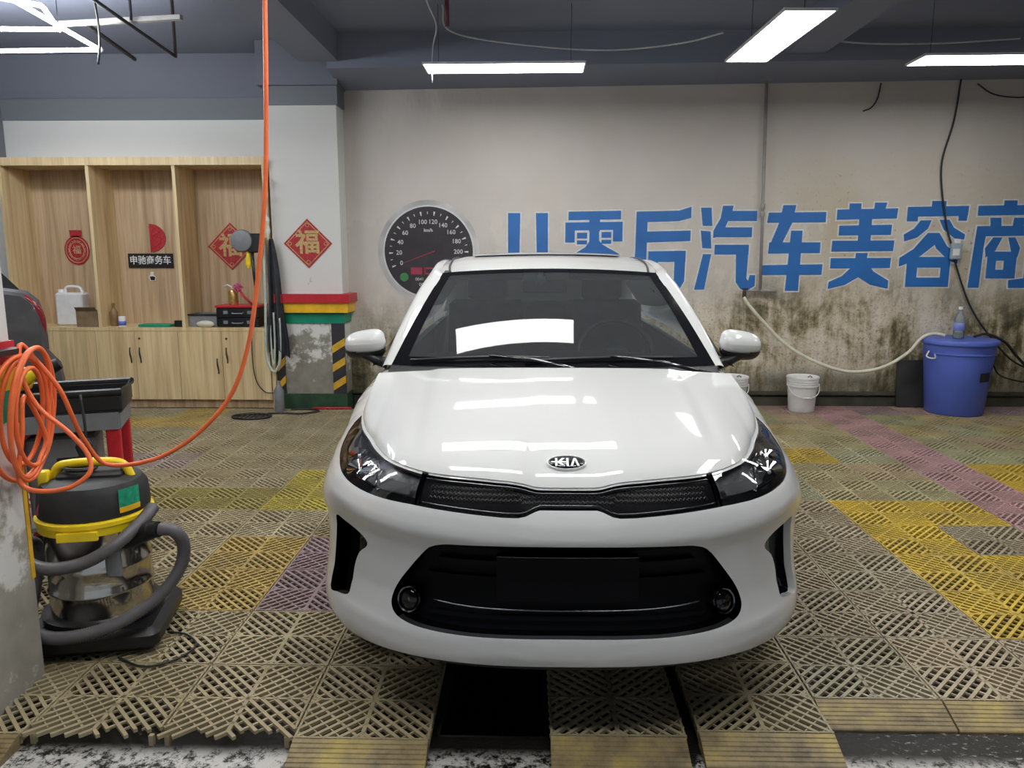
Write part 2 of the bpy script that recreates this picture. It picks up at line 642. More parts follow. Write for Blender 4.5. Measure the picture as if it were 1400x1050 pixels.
wall_back = struct(slab('wall_back', (-1.72, YB, -0.5), (6.6, YB + 0.2, ZC), 'mural'))
wl = struct(slab('wall_back_cabinet_side', (-6.6, YL, -0.5), (-1.9, YL + 0.2, 2.665), 'white_wall'))
slab('painted_band', (-6.6, YL - 0.012, 2.665), (-2.345, YL + 0.2, 2.86), 'dark_band', wl)
slab('painted_top', (-6.6, YL - 0.02, 2.86), (-2.345, YL + 0.2, ZC), 'dark_paint', wl)
struct(slab('wall_left', (-6.8, -5, -0.5), (-6.6, YL + 0.2, ZC), 'white_wall'))
struct(slab('wall_right', (6.6, -5, -0.5), (6.8, YL + 0.2, ZC), 'mural'))
ceiling = struct(slab('ceiling', (-6.8, -5, ZC), (6.8, YL + 0.2, ZC + 0.15), 'ceiling_paint_lifted'))
# beams under the ceiling: one along the mural wall, one across
bm = MB()
bm.add([(-1.72, 6.78, 2.965), (-1.72, YB, 2.89), (-1.72, YB, ZC), (-1.72, 6.78, ZC),
        (6.6, 6.78, 3.04), (6.6, YB, 2.985), (6.6, YB, ZC), (6.6, 6.78, ZC)],
       [(0, 1, 2, 3), (4, 5, 6, 7), (0, 1, 5, 4), (1, 2, 6, 5), (2, 3, 7, 6), (3, 0, 4, 7)])
struct(bm.build('trim_2', 'ceiling_paint_lifted'))
struct(slab('trim_3', (-1.95, -5, 3.02), (-1.62, 6.78, ZC), 'ceiling_paint_lifted'))
struct(slab('trim_4', (2.1, -5, 3.06), (2.42, 6.78, ZC), 'ceiling_paint_lifted'))

# floor: wet concrete with a narrow pit under the car
PX0, PX1, PY0 = -0.285, 0.062, 2.15
bm = MB()
for lo, hi in (((-6.6, -5), (6.6, PY0)), ((-6.6, PY0), (PX0, YL)), ((PX1, PY0), (6.6, YL))):
    bm.box(((lo[0] + hi[0]) / 2, (lo[1] + hi[1]) / 2, -0.095), (hi[0] - lo[0], hi[1] - lo[1], 0.10))
floor = struct(bm.build('floor', 'floor'))
bm = MB()
bm.box(((PX0 + PX1) / 2, 4.7, -0.62), (PX1 - PX0, 5.2, 0.04))
bm.box((PX0 + 0.004, 4.7, -0.34), (0.012, 5.2, 0.588))
bm.box((PX1 - 0.004, 4.7, -0.34), (0.012, 5.2, 0.588))
bm.box(((PX0 + PX1) / 2, PY0 + 0.004, -0.34), (PX1 - PX0, 0.012, 0.588))
bm.build('drain_pit', 'pit', floor)

# kerb along the foot of the mural wall
bm = MB()
bm.box((2.45, 7.275, 0.02), (8.3, 0.05, 0.13))
bm.box((2.45, 7.265, 0.12), (8.3, 0.07, 0.025))
kerb = bm.build('wall_kerb', mat('mossy_kerb', (0.055, 0.052, 0.035), 0.6, var=0.5, scale=6), wall_back)


# ------------------------------------------------------------------ floor grid tiles
T = 0.408


def tile_mesh(name, broken=0):
    rnd = random.Random(broken)
    b = MB()
    h = T / 2 - 0.002
    top, th = 0.0, 0.011

    def bar(p, q, wd, zt=0.0, t=th):
        p, q = Vector((*p, 0)), Vector((*q, 0))
        d = (q - p)
        if d.length < 0.012:
            return
        d.normalize()
        nrm = Vector((-d.y, d.x, 0)) * wd / 2
        vs = [p - nrm, q - nrm, q + nrm, p + nrm]
        b.add([(v.x, v.y, zt - t) for v in vs] + [(v.x, v.y, zt) for v in vs],
              [(4, 5, 6, 7), (0, 1, 5, 4), (1, 2, 6, 5), (2, 3, 7, 6), (3, 0, 4, 7)])

    def clip(c, d, x0, x1, y0, y1):
        """segment of the line c + t d inside a rectangle"""
        t0, t1 = -9, 9
        for o, dd, lo, hi in ((c[0], d[0], x0, x1), (c[1], d[1], y0, y1)):
            if abs(dd) < 1e-9:
                if not lo <= o <= hi:
                    return None
                continue
            a, e = (lo - o) / dd, (hi - o) / dd
            t0, t1 = max(t0, min(a, e)), min(t1, max(a, e))
        if t1 - t0 < 0.01:
            return None
        return (c[0] + d[0] * t0, c[1] + d[1] * t0), (c[0] + d[0] * t1, c[1] + d[1] * t1)

    if not broken:
        bar((-h, -h + 0.003), (h, -h + 0.003), 0.007, 0.0, 0.036)
    bar((-h, h - 0.003), (h, h - 0.003), 0.007, 0.0, 0.03)
    bar((-h + 0.003, -h + (0.06 if broken else 0)), (-h + 0.003, h), 0.007, 0.0, 0.03)
    bar((h - 0.003, -h + (0.05 if broken else 0)), (h - 0.003, h), 0.007, 0.0, 0.03)
    bar((0, -h + (0.03 if broken else 0)), (0, h), 0.013)
    bar((-h, 0), (h, 0), 0.009)
    s2 = math.sqrt(0.5)
    for qx in (-1, 1):
        for qy in (-1, 1):
            x0, x1 = (0, h) if qx > 0 else (-h, 0)
            y0, y1 = (0, h) if qy > 0 else (-h, 0)
            d = (s2 * qx, s2 * qy)
            nrm = (-d[1], d[0])
            cx, cy = (x0 + x1) / 2, (y0 + y1) / 2
            for i in range(-4, 5):
                o = i * 0.0305
                yy0 = y0 if not (broken and qy < 0) else -h + rnd.choice((0.0, 0.0, 0.012, 0.03))
                s = clip((cx + nrm[0] * o, cy + nrm[1] * o), d, x0, x1, yy0, y1)
                if s:
                    bar(*s, 0.0114)
            for i in range(-3, 4):
                o = i * 0.039
                yy0 = y0 if not (broken and qy < 0) else -h + 0.035
                s = clip((cx + d[0] * o, cy + d[1] * o), nrm, x0, x1, yy0, y1)
                if s:
                    bar(*s, 0.0085 if i == 0 else 0.0042, -0.002, 0.007)
    # short feet at the corners carry the grid
    for fx in (-1, 1):
        for fy in (-1, 1):
            b.box((fx * (h - 0.02), fy * (h - 0.02), -0.028), (0.014, 0.014, 0.034))
    me = bpy.data.meshes.new(name)
    me.from_pydata(b.v, [], b.f)
    me.materials.append(M['tile'])
    return me


def ramp_mesh():
    b = MB()
    h = T / 2 - 0.002
    prof = [(-0.11, -0.045), (-0.11, -0.038)]
    n = 7
    for i in range(n):
        y = -0.106 + i * 0.015
        z = -0.037 + (i + 0.5) * 0.0052
        prof += [(y, z), (y + 0.011, z + 0.0035), (y + 0.012, z + 0.0005)]
    prof += [(-0.001, 0.0), (-0.001, -0.045)]
    k = len(prof)
    b.add([(-h, y, z) for y, z in prof] + [(h, y, z) for y, z in prof],
          [(i, (i + 1) % k, k + (i + 1) % k, k + i) for i in range(k)] + [tuple(range(k)), tuple(range(k, 2 * k))])
    me = bpy.data.meshes.new('edge_ramp')
    me.from_pydata(b.v, [], b.f)
    me.materials.append(M['ramp'])
    return me


tile_me = tile_mesh('floor_tile')
broken_me = [tile_mesh('floor_tile_broken', 3), tile_mesh('floor_tile_broken', 8)]
ramp_me = ramp_mesh()
KHAKI = [(0.62, 0.53, 0.40), (0.57, 0.49, 0.36), (0.64, 0.55, 0.43), (0.56, 0.51, 0.37), (0.65, 0.54, 0.39)]
LEFTC = [(0.63, 0.55, 0.38), (0.58, 0.51, 0.34), (0.64, 0.55, 0.36), (0.56, 0.51, 0.34), (0.62, 0.52, 0.34)]
GREENISH = [(0.60, 0.62, 0.37), (0.56, 0.58, 0.39), (0.66, 0.62, 0.35)]
YEL = (0.92, 0.64, 0.04)
OCH = (0.78, 0.56, 0.16)
PINK = (0.78, 0.45, 0.54)
PURP = (0.48, 0.34, 0.45)
OLIVE = (0.46, 0.40, 0.12)


def tile_colour(x, y):
    rnd = random.Random(int(x * 991) * 7919 + int(y * 877))
    if x > 0.9:
        c = rnd.choice(KHAKI)
        if 2.57 < x < 2.98 and y > 3.1:
            c = PINK
        elif y > 6.65 and x > 2.3:
            c = rnd.choice([PINK, (0.56, 0.40, 0.52), (0.68, 0.46, 0.46)])
        elif x > 1.75 and 2.726 < y < 3.548:
            c = YEL if rnd.random() < 0.7 else OCH
        elif 1.75 < x < 2.158 and y < 3.96 and y > 3.5:
            c = YEL
        elif 1.75 < x < 2.57 and 3.96 < y < 4.37:
            c = YEL
        elif x > 2.98 and 4.37 < y < 5.3:
            c = YEL if rnd.random() < 0.8 else OCH
        elif 1.75 < x < 2.158 and 5.3 < y < 5.7:
            c = YEL
        elif x > 3.39 and 5.9 < y < 6.2:
            c = YEL
        elif y > 4.0 and x > 1.7:
            c = rnd.choice(GREENISH + [(0.72, 0.60, 0.28), (0.68, 0.54, 0.36), (0.70, 0.62, 0.36)])
        elif y > 3.5:
            c = rnd.choice(KHAKI + GREENISH)
    else:
        c = rnd.choice(LEFTC)
        if -1.114 < x < -0.3 and 2.75 < y < 3.7:
            c = PURP
        elif -1.53 < x < -1.114 and 2.75 < y < 3.7:
            c = OCH if rnd.random() < 0.7 else (0.70, 0.56, 0.18)
        elif -1.95 < x < -1.53 and 3.1 < y < 3.5:
            c = OCH
        elif -2.4 < x < -1.53 and 4.1 < y < 4.7:
            c = OLIVE
        elif -1.53 < x < -1.114 and 4.3 < y < 4.75:
            c = (0.80, 0.68, 0.10)
        elif -3.5 < x < -2.7 and y > 6.2:
            c = OCH if rnd.random() < 0.5 else c
        elif -3.2 < x < -2.3 and 5.0 < y < 5.5:
            c = (0.50, 0.40, 0.40)
    k = rnd.uniform(0.72, 0.84)
    if c in (YEL, PINK):
        k = rnd.uniform(0.78, 0.88)
    return (c[0] * k, c[1] * k * 0.985, c[2] * k * 0.92)


# columns: left edge, first row, ramp?
cols = [(-0.703 - 0.411 * i, 2.068) for i in range(11)]
cols += [(0.064, 2.10), (0.512, 2.128)]
cols += [(0.925 + 0.411 * i, 2.315) for i in range(10)]
for ci, (x0, y0) in enumerate(cols):
    for r_ in range(12):
        cx, cy = x0 + T / 2, y0 + T / 2 + r_ * 0.411
        if abs(cx) > 0.70 * cy + 0.55:
            continue
        if cy + T / 2 > (7.02 if cx < -2.3 else 7.06 if cx < -1.7 else 7.26):
            continue
        front_row = r_ == 0
        me = tile_me
        if front_row and ci in (1, 2):
            me = broken_me[ci - 1]
        o = link('floor_tile', me, floor, (cx, cy, 0))
        o.color = (*tile_colour(cx, cy), 1)
        rnd = random.Random(ci * 37 + r_)
        o.rotation_euler = (rnd.uniform(-0.003, 0.003), rnd.uniform(-0.003, 0.003), rnd.uniform(-0.006, 0.006))
        if front_row and ci not in (1, 2):
            link('edge_ramp', ramp_me, floor, (cx, y0 - 0.001, -0.001 * (ci % 3)))

# ================================================================== WHITE CAR
CAR = thing('sedan_car', 'white sedan parked nose-on in the middle of the wash bay', 'car', (0.111, 2.02, 0), R(0.55))


def smooth_table(xs, ys, lo, hi, step, sigma):
    g = np.arange(lo, hi + step, step)
    v = np.interp(g, xs, ys)
    k = int(4 * sigma / step) + 1
    ker = np.exp(-0.5 * (np.arange(-k, k + 1) * step / sigma) ** 2)
    ker /= ker.sum()
    pad = np.concatenate([np.full(k, v[0]), v, np.full(k, v[-1])])
    return g, np.convolve(pad, ker, 'valid')


# plan curve of the body: superellipse nose, then straight flanks
WD, LN, PE = 0.852, 0.78, 2.6
th_ = np.linspace(0, PI / 2, 600)
_px = WD * np.sin(th_) ** (2 / PE)
_py = LN * (1 - np.cos(th_) ** (2 / PE))
_px = np.r_[_px, np.full(99, WD)]
_py = np.r_[_py, np.linspace(LN, 4.15, 100)[1:]]
_s = np.r_[0, np.cumsum(np.hypot(np.diff(_px), np.diff(_py)))]
SMAX = float(_s[-1])
_ss = np.linspace(0, SMAX, 2400)
_px, _py = np.interp(_ss, _s, _px), np.interp(_ss, _s, _py)
_tx, _ty = np.gradient(_px, _ss), np.gradient(_py, _ss)
_ln = np.hypot(_tx, _ty)
_nx, _ny = _ty / _ln, -_tx / _ln
_nx[0], _ny[0] = 0, -1
ZS = smooth_table([0, .095, .13, .17, .29, .47, .6, .8, 1.0, 1.2, 1.4, 1.6, 2.2, 3.6, 5],
                  [.757, .757, .768, .774, .781, .786, .796, .803, .81, .822, .845, .90, .945, .965, .97], 0, 5.2, .004, .012)
KS = smooth_table([0, .45, .6, .8, 1.0, 1.2, 1.4, 1.7, 2.2], [1, 1, 1.15, 1.6, 1.75, 1.4, 1.05, 1, 1], 0, 5.2, .004, .05)
DLF = smooth_table([.18, .22, .25, .28, .33, .36, .42, .50, .57, .622, .634, .66, .72],
                   [.10, .05, .024, .014, .016, .030, .048, .054, .044, .004, .002, .004, .012], .1, 1.2, .002, .005)
DL = smooth_table([.18, .22, .25, .28, .33, .42, .50, .57, .622, .64, .66, .72],
                  [.10, .05, .022, .012, .016, .030, .034, .028, .006, .006, .008, .012], .1, 1.2, .002, .006)
DT = smooth_table([-.05, 0, .02, .05, .09, .14, .2, .3], [.18, .105, .075, .048, .026, .011, .003, 0], -.05, 1.2, .002, .006)


def zsh(s):
    return float(np.interp(abs(s), *ZS))


def surf(s, z, ex=0.0):
    a = abs(s)
    x, y = np.interp(a, _ss, _px), np.interp(a, _ss, _py)
    ax, ay = np.interp(a, _ss, _nx), np.interp(a, _ss, _ny)
    wf = min(1.0, max(0.0, (1.08 - a) / .40))
    wf = wf * wf * (3 - 2 * wf)
    d = wf * np.interp(z - .045 * min(1.0, (a / .8) ** 2) * min(1.0, max(0.0, (z - .44) / .14)), *DLF) + (1 - wf) * np.interp(z, *DL) + np.interp(a, *KS) * np.interp(zsh(s) - z, *DT) + ex
    return Vector(((x - ax * d) * (-1 if s < 0 else 1), y - ay * d, z))


def surf_n(s, z):
    e = 0.004
    du = surf(s + e, z) - surf(s - e, z)
    dv = surf(s, z + e) - surf(s, z - e)
    n = du.cross(dv)
    return n.normalized() if n.length > 0 else Vector((0, -1, 0))


YW, RW, RA = 0.88, 0.305, 0.365
YW2 = 3.45


def zbot(s):
    a = abs(s)
    y = float(np.interp(a, _ss, _py))
    z = float(np.interp(a, [0, .5, .8, 1.0, 1.2, 3], [.252, .25, .243, .24, .235, .225]))
    for c in (YW, YW2):
        if a > 0.6 and abs(y - c) < RA:
            z = max(z, RW + math.sqrt(RA ** 2 - (y - c) ** 2))
    return z


def dens(poly, step=0.02, closed=True):
    out = []
    k = len(poly)
    for i in range(k if closed else k - 1):
        a, b = poly[i], poly[(i + 1) % k]
        n = max(1, int(math.hypot(b[0] - a[0], b[1] - a[1]) / step))
        for j in range(n):
            t = j / n
            out.append((a[0] + (b[0] - a[0]) * t, a[1] + (b[1] - a[1]) * t))
    if not closed:
        out.append(poly[-1])
    return out


def smooth_poly(pts, n=5):
    return [(p.x, p.y) for p in catmull([(a, b, 0) for a, b in pts], n, True)]


def mirror(poly):
    return [(-a, b) for a, b in poly]


def shoulder_run(s0, s1, drop, n):
    return [(s0 + (s1 - s0) * i / n, zsh(s0 + (s1 - s0) * i / n) - drop) for i in range(n + 1)]


# outlines in (distance along the nose, height)
gr_half = [(0, .708), (.083, .708), (.098, .704), (.125, .694), (.145, .691), (.19, .692), (.339, .701), (.458, .708)]
GRILLE = shoulder_run(-.466, .466, .005, 60) + list(reversed(gr_half)) + mirror(gr_half[1:])
HEAD = ([(.466, .7085), (.58, .712), (.697, .7175), (.81, .724), (.90, .7305), (.98, .738), (1.05, .747), (1.12, .760), (1.19, .775), (1.25, .791), (1.30, .812)]
        + shoulder_run(1.335, .478, .006, 36))
lg_half = [(0, .615), (.182, .6145), (.33, .609), (.375, .603), (.41, .590), (.437, .570), (.492, .511), (.533, .461), (.556, .42), (.556, .388), (.532, .363), (.48, .349), (.41, .342), (.3, .338), (.182, .338), (0, .339)]
lg = [(p.x, p.y) for p in catmull([(a, b, 0) for a, b in lg_half], 4)]
LOWG = lg + mirror(lg[1:-1])[::-1]
VENT = smooth_poly([(.862, .600), (.80, .594), (.735, .583), (.682, .562), (.680, .540), (.724, .509), (.752, .455), (.760, .40), (.768, .365), (.835, .350), (.915, .343), (.908, .46), (.885, .56)], 3)

BOUND_B = [(s, zbot(s)) for s in list(np.arange(-SMAX, -1.9, .04)) + list(np.arange(-1.9, 1.9, .02)) + list(np.arange(1.9, SMAX, .04)) + [SMAX]]
BOUND_T = [(s, zsh(s)) for s in list(np.arange(SMAX, 1.45, -.08)) + list(np.arange(1.44, -1.45, -.02)) + list(np.arange(-1.45, -SMAX, -.08)) + [-SMAX]]
BOUND = BOUND_B + BOUND_T


def inside(poly, x, y):
    c = False
    k = len(poly)
    j = k - 1
    for i in range(k):
        xi, yi = poly[i]
        xj, yj = poly[j]
        if (yi > y) != (yj > y) and x < (xj - xi) * (y - yi) / (yj - yi) + xi:
            c = not c
        j = i
    return c


REG = [('grille', dens(GRILLE)), ('head', dens(HEAD, .03)), ('head', dens(mirror(HEAD), .03)),
       ('low', dens(LOWG, .03)), ('vent', dens(VENT, .03)), ('vent', dens(mirror(VENT), .03))]
cv, ce = [], []


def add_loop(poly):
    o = len(cv)
    k = len(poly)
    cv.extend(Vector(p) for p in poly)
    ce.extend((o + i, o + (i + 1) % k) for i in range(k))


add_loop(BOUND)
for _, pl in REG:
    add_loop(pl)
HS = [.003, .008, .014, .021, .03, .04, .052, .066, .082, .1, .12]
sg = list(np.arange(-1.44, 1.445, .03)) + list(np.arange(1.5, SMAX - .03, .09)) + list(np.arange(-1.5, -SMAX + .03, -.09))
for s in sg:
    zt, zb = zsh(s), zbot(s)
    zz = [zt - h for h in HS] + list(np.arange(zt - .14, zb, -.024 if abs(s) < 1.45 else -.05))
    for z in zz:
        if z > zb + .006:
            cv.append(Vector((float(s), float(z))))
ov, oe, of, _, _, _ = delaunay_2d_cdt(cv, ce, [], 0, 1e-5)
regions = {'body': [], 'grille': [], 'headL': [], 'headR': [], 'low': [], 'ventL': [], 'ventR': []}
boxes = [(nm, pl, min(p[0] for p in pl), max(p[0] for p in pl), min(p[1] for p in pl), max(p[1] for p in pl)) for nm, pl in REG]
for t in of:
    x = sum(ov[i][0] for i in t) / 3
    y = sum(ov[i][1] for i in t) / 3
    if not (zbot(x) - .002 < y < zsh(x) + .002):
        if not inside(BOUND, x, y):
            continue
    dest = 'body'
    for nm, pl, x0, x1, y0, y1 in boxes:
        if x0 < x < x1 and y0 < y < y1 and inside(pl, x, y):
            dest = nm if nm in ('grille', 'low') else nm + ('L' if x < 0 else 'R')
            break
    if dest == 'body' and .455 < abs(x) < .484 and y > .7078:
        dest = 'grille'
    regions[dest].append(t)


def region_mesh(name, tris, material, parent, ex=0.0, extra=None):
    idx, vs, ns, fs = {}, [], [], []
    for t in tris:
        q = []
        for i in t:
            if i not in idx:
                idx[i] = len(vs)
                s, z = ov[i]
                vs.append(surf(s, z, ex))
                ns.append(surf_n(s, z))
            q.append(idx[i])
        a, b, c = (vs[k] for k in q)
        if (b - a).cross(c - a).dot(ns[q[0]]) < 0:
            q = q[::-1]
        fs.append(tuple(q))
    n0 = len(vs)
    if extra:
        for ev, en, ef in extra:
            o = len(vs)
            vs += ev
            ns += en
            fs += [tuple(i + o for i in q) for q in ef]
    me = bpy.data.meshes.new(name)
    me.from_pydata([tuple(v) for v in vs], [], fs)
    me.materials.append(M[material])
    me.polygons.foreach_set('use_smooth', [True] * len(me.polygons))
    me.update()
    me.normals_split_custom_set_from_vertices([tuple(n) for n in ns])
    return link(name, me, parent)


def rim(poly, e0, e1):
    """wall along an outline from inset e0 to inset e1"""
    k = len(poly)
    ev, en, ef = [], [], []
    cx = sum(p[0] for p in poly) / k
    cz = sum(p[1] for p in poly) / k
    P0 = [surf(s, z, e0) for s, z in poly]
    P1 = [surf(s, z, e1) for s, z in poly]
    ctr = sum(P0, Vector()) / k
    for i in range(k):
        t = (P0[(i + 1) % k] - P0[i - 1]).normalized()
        n = t.cross(surf_n(*poly[i]))
        mid = Vector((P0[i].x - ctr.x, 0, P0[i].z - ctr.z))
        if n.dot(mid) > 0:
            n = -n
        ev += [P0[i], P1[i]]
        en += [n.normalized(), n.normalized()]
    for i in range(k):
        j = (i + 1) % k
        ef.append((2 * i, 2 * j, 2 * j + 1, 2 * i + 1))
    return ev, en, ef


rims = [rim(pl, 0, .022) for nm, pl in REG if nm in ('low', 'vent')]
# lower lip that rolls under the bumper
lipP = [(s, zbot(s)) for s in np.arange(-1.02, 1.021, .03)]
lv = [surf(s, z) for s, z in lipP] + [surf(s, z, .05) + Vector((0, 0, -.012)) for s, z in lipP]
k_ = len(lipP)
rims.append((lv, [Vector((0, -.5, -.85))] * (2 * k_), [(i, i + 1, k_ + i + 1, k_ + i) for i in range(k_ - 1)]))
body = region_mesh('body_shell', regions['body'], 'paint', CAR, 0, rims)

bmm = MB()
bmm.grid(lambda u, v: surf(-1.0 + 2 * u, .251, .018 + .07 * v) + Vector((0, 0, -.006 - .045 * math.sin(v * PI / 2))), 60, 3)
bmm.build('under_lip', 'black_soft', CAR, True)

M['grille'] = mat('grille_black', (0.003, 0.003, 0.004), 0.36, spec=0.08, var=0)
# lower intake: dark recess with slats, number plate holder, thin bright line and fog lamps
low = region_mesh('lower_intake', regions['low'], 'grille', CAR, .055, [rim(REG[3][1], .022, .055)])
for z, hh, s1 in ((.585, .010, .36), (.535, .012, .41), (.485, .012, .45), (.375, .012, .44)):
    b = MB()
    b.grid(lambda u, v: surf(-s1 + 2 * s1 * u, z - hh / 2 + hh * v, .04), 40, 1)
    b.grid(lambda u, v: surf(-s1 + 2 * s1 * u, z + hh / 2, .04 + .015 * v), 40, 1)
    b.build('intake_slat', 'grille', low, True)
b = MB()
b.tube([surf(s, .402 + .012 * abs(s / .42) ** 4, .026) for s in np.linspace(-.42, .42, 50)], .0028, 6)
b.build('intake_trim_line', 'dark_chrome', low, True)
b = MB()
b.grid(lambda u, v: surf(-.212 + .424 * u, .43 + .136 * v, .016), 24, 6)
b.grid(lambda u, v: surf(-.212 + .424 * u, .566, .016 + .03 * v), 24, 1)
b.build('plate_holder', 'grille', low)
b = MB()
b.tube([surf(s, .5665, .015) for s in np.linspace(-.21, .21, 30)], .0018, 5)
b.build('plate_holder_edge', 'dark_chrome', low, True)
for sg_ in (-1, 1):
    c = surf(sg_ * .506, .404, .02)
    n = surf_n(sg_ * .506, .404)
    mx = n.to_track_quat('Z', 'Y').to_matrix()
    fog = MB().lathe([(.030, -.03), (.038, -.028), (.040, 0), (.0375, .004), (.034, .002), (.033, -.006)], c, 28, mx).build('fog_lamp', 'dark_chrome', CAR, 40)
    MB().lathe([(.0005, -.022), (.018, -.020), (.028, -.012), (.033, -.004)], c, 28, mx).build('reflector', 'chrome', fog, True)
    MB().lathe([(.034, .000), (.028, .006), (.015, .010), (.0005, .011)], c, 28, mx).build('fog_lens', 'lens', fog, True)
# side vents
for k, i in (('ventL', 5), ('ventR', 4)):
    ve = region_mesh('side_vent', regions[k], 'piano', CAR, .05, [rim(REG[i][1], .022, .05)])
# upper grille: gloss black, frame strips and a mesh of small lozenges
gri = region_mesh('upper_grille', regions['grille'], 'grille', CAR, .022, [rim(REG[0][1], .012, .022)])
b = MB()
run = [surf(s, zsh(s) - .013, .004) for s in np.linspace(-.455, .455, 90)]
b.tube(run, .0026, 6)
b.build('grille_top_strip', 'dark_chrome', gri, True)
lowrun = [(-a, z) for a, z in reversed(gr_half)] + gr_half[1:]
lowrun = dens(lowrun, .015, False)
for dz, rr, mm_ in ((.009, .0022, 'dark_chrome'),):
    b = MB()
    b.tube([surf(s * .985, z + dz, .006) for s, z in lowrun], rr, 6)
    b.build('grille_bottom_strip', mm_, gri, True)
b = MB()
for r_ in range(3):
    for i in range(-30, 31):
        s = i * .0142 + (r_ % 2) * .0071
        z = .720 + r_ * .0125 + .006 * (abs(s) > .14)
        if abs(s) < .43 and z < zsh(s) - .022:
            for (u0, w0), (u1, w1) in (((-.0062, 0), (0, .0052)), ((0, .0052), (.0062, 0)), ((.0062, 0), (0, -.0052)), ((0, -.0052), (-.0062, 0))):
                p, q = surf(s + u0, z + w0, .019), surf(s + u1, z + w1, .019)
                b.tube([p, q], .0009, 3, cap=False)
gm = b.build('grille_mesh', 'black', gri)
gm['kind'] = 'stuff'

b = MB()
for nm, pl in REG:
    if nm in ('grille', 'head'):
        ev, en, ef = rim(pl, 0, .022)
        b.add(ev, ef)
b.build('shut_line', 'grille', body, True)
# head lamps
M['housing'] = mat('lamp_housing', (0.30, 0.30, 0.31), 0.30, 0.55, var=0.45, scale=45)
for sgn, key, i in ((-1, 'headL', 2), (1, 'headR', 1)):
    hl = region_mesh('headlight', regions[key], 'housing', CAR, .055)
    ev, en, ef = rim(REG[i][1], .006, .055)
    MB().add(ev, ef).build('lamp_rim', 'grille', hl, True)
    # main reflector bowl with bulb, turn signal bowl
    for s, z, r, ex in ((.80, .748, .040, .022), (.93, .765, .032, .03)):
        c = surf(sgn * s, z, ex)
        n = (surf_n(sgn * .72, .70) + Vector((0, -1.6, 0))).normalized()
        mx = n.to_track_quat('Z', 'Y').to_matrix()
        rf = MB().lathe([(.001, -.022), (r * .5, -.018), (r * .85, -.006), (r, .004), (r * 1.06, .005)], c, 24, mx, 1.15, .85).build('reflector', 'chrome', hl, True)
        MB().lathe([(.010, -.016), (.011, .0), (.006, .006), (.0005, .008)], c, 16, mx).build('bulb', 'white_metal', rf, True)
    b = MB()
    b.grid(lambda u, v: surf(sgn * (.505 + .14 * u), .726 + .003 * u + .026 * v, .02), 10, 4)
    b.build('turn_signal', 'grey_plastic', hl)
    b = MB()
    for k in range(7):
        b.tube([surf(sgn * (.69 + .034 * k), .735 + .004 * k, .040), surf(sgn * (.685 + .034 * k), .762 + .004 * k, .034)], .0035, 6)
    fl = b.build('lamp_flutes', 'satin', hl, True)
    fl['kind'] = 'stuff'
    b = MB()
    path = [(.63, .722), (.655, .735), (.67, .752), (.75, .782), (.86, .788), (.98, .793), (1.10, .800), (1.18, .806)]
    b.tube([surf(sgn * p.x, p.y, .016) for p in catmull([(a, c_, 0) for a, c_ in path], 6)], .0042, 6)
    b.build('chrome_trim', 'chrome', hl, True)
    b = MB()
    b.grid(lambda u, v: surf(sgn * (.70 + .44 * u), zsh(.70 + .44 * u) - .012 - .012 * v * math.sin(PI * u), .010), 20, 3)
    b.build('upper_blade', 'steel', hl, True)
    b = MB()
    path = [(.62, .7215), (.75, .7275), (.88, .7355), (.98, .7435), (1.08, .7595), (1.15, .778)]
    b.tube([surf(sgn * p.x, p.y + .006, .014) for p in catmull([(a, c_, 0) for a, c_ in path], 5)], .0030, 6)
    b.build('lower_trim', 'dark_chrome', hl, True)
    region_mesh('lens', regions[key], 'lens', hl, .003)

# hood: from the lamp and grille edge up to the cowl
SH = 1.335


def hood(u, v):
    a = -1 + 2 * u
    s = a * SH
    f = surf(s, zsh(s), -.004)
    xr = f.x / .7287 * .735
    t = min(1.0, abs(xr) / .735)
    yr = 1.045 + .085 * t ** 2
    zr = .962 - .030 * t ** 2.6
    x = f.x + (xr - f.x) * v
    y = f.y + (yr - f.y) * v
    z = f.z + .002 + (zr - f.z) * v ** .66
    # raised centre panel with soft shoulder lines
    tx_ = abs(x) / .735
    e = np.clip((.70 - .06 * (1 - v) - tx_) / .07, 0, 1)
    e = e * e * (3 - 2 * e)
    z += .009 * e * min(1, v * 5) * (1 - .3 * v)
    z += .012 * math.sin(PI * min(1, v ** .8)) * (1 - t * t)
    return Vector((x, y, z))


def grid_smooth(name, fn, nu, nv, material, parent, flip=False):
    b = MB()
    b.grid(fn, nu, nv)
    o = b.build(name, material, parent, True, recalc=False)
    if flip:
        o.data.flip_normals()
    return o


hd = grid_smooth('hood', hood, 110, 44, 'paint', CAR)
b = MB()
b.grid(lambda u, v: hood(u, 0) + Vector((0, .02 * v, -.025 * v)), 110, 1)
b.build('hood_front_edge', 'paint', hd, True)

# emblem on the nose of the hood
ec = hood(.5, .085)
e1, e2 = hood(.5, .06), hood(.5, .115)
et = (e2 - e1).normalized()
ex_ = Vector((1, 0, 0))
en_ = ex_.cross(et).normalized()
erot = Matrix((ex_, et, en_)).transposed()
emb = MB().lathe([(.0605, 0), (.0605, .003), (.058, .006), (.0555, .006), (.054, .003)], (0, 0, 0), 48, None, 1.0, .56).build('emblem', 'satin', CAR, 40)
emb.matrix_local = Matrix.Translation(ec + en_ * .001) @ erot.to_4x4()
MB().lathe([(.0545, .0), (.0545, .0035), (.0005, .0045)], (0, 0, 0), 40, None, 1.0, .55).build('emblem_field', 'piano', emb, True)
b = MB()
lt = .0062


def estroke(p):
    b.prism(p, lambda x, y: (x, y, .003), lambda x, y: (x, y, .0068))


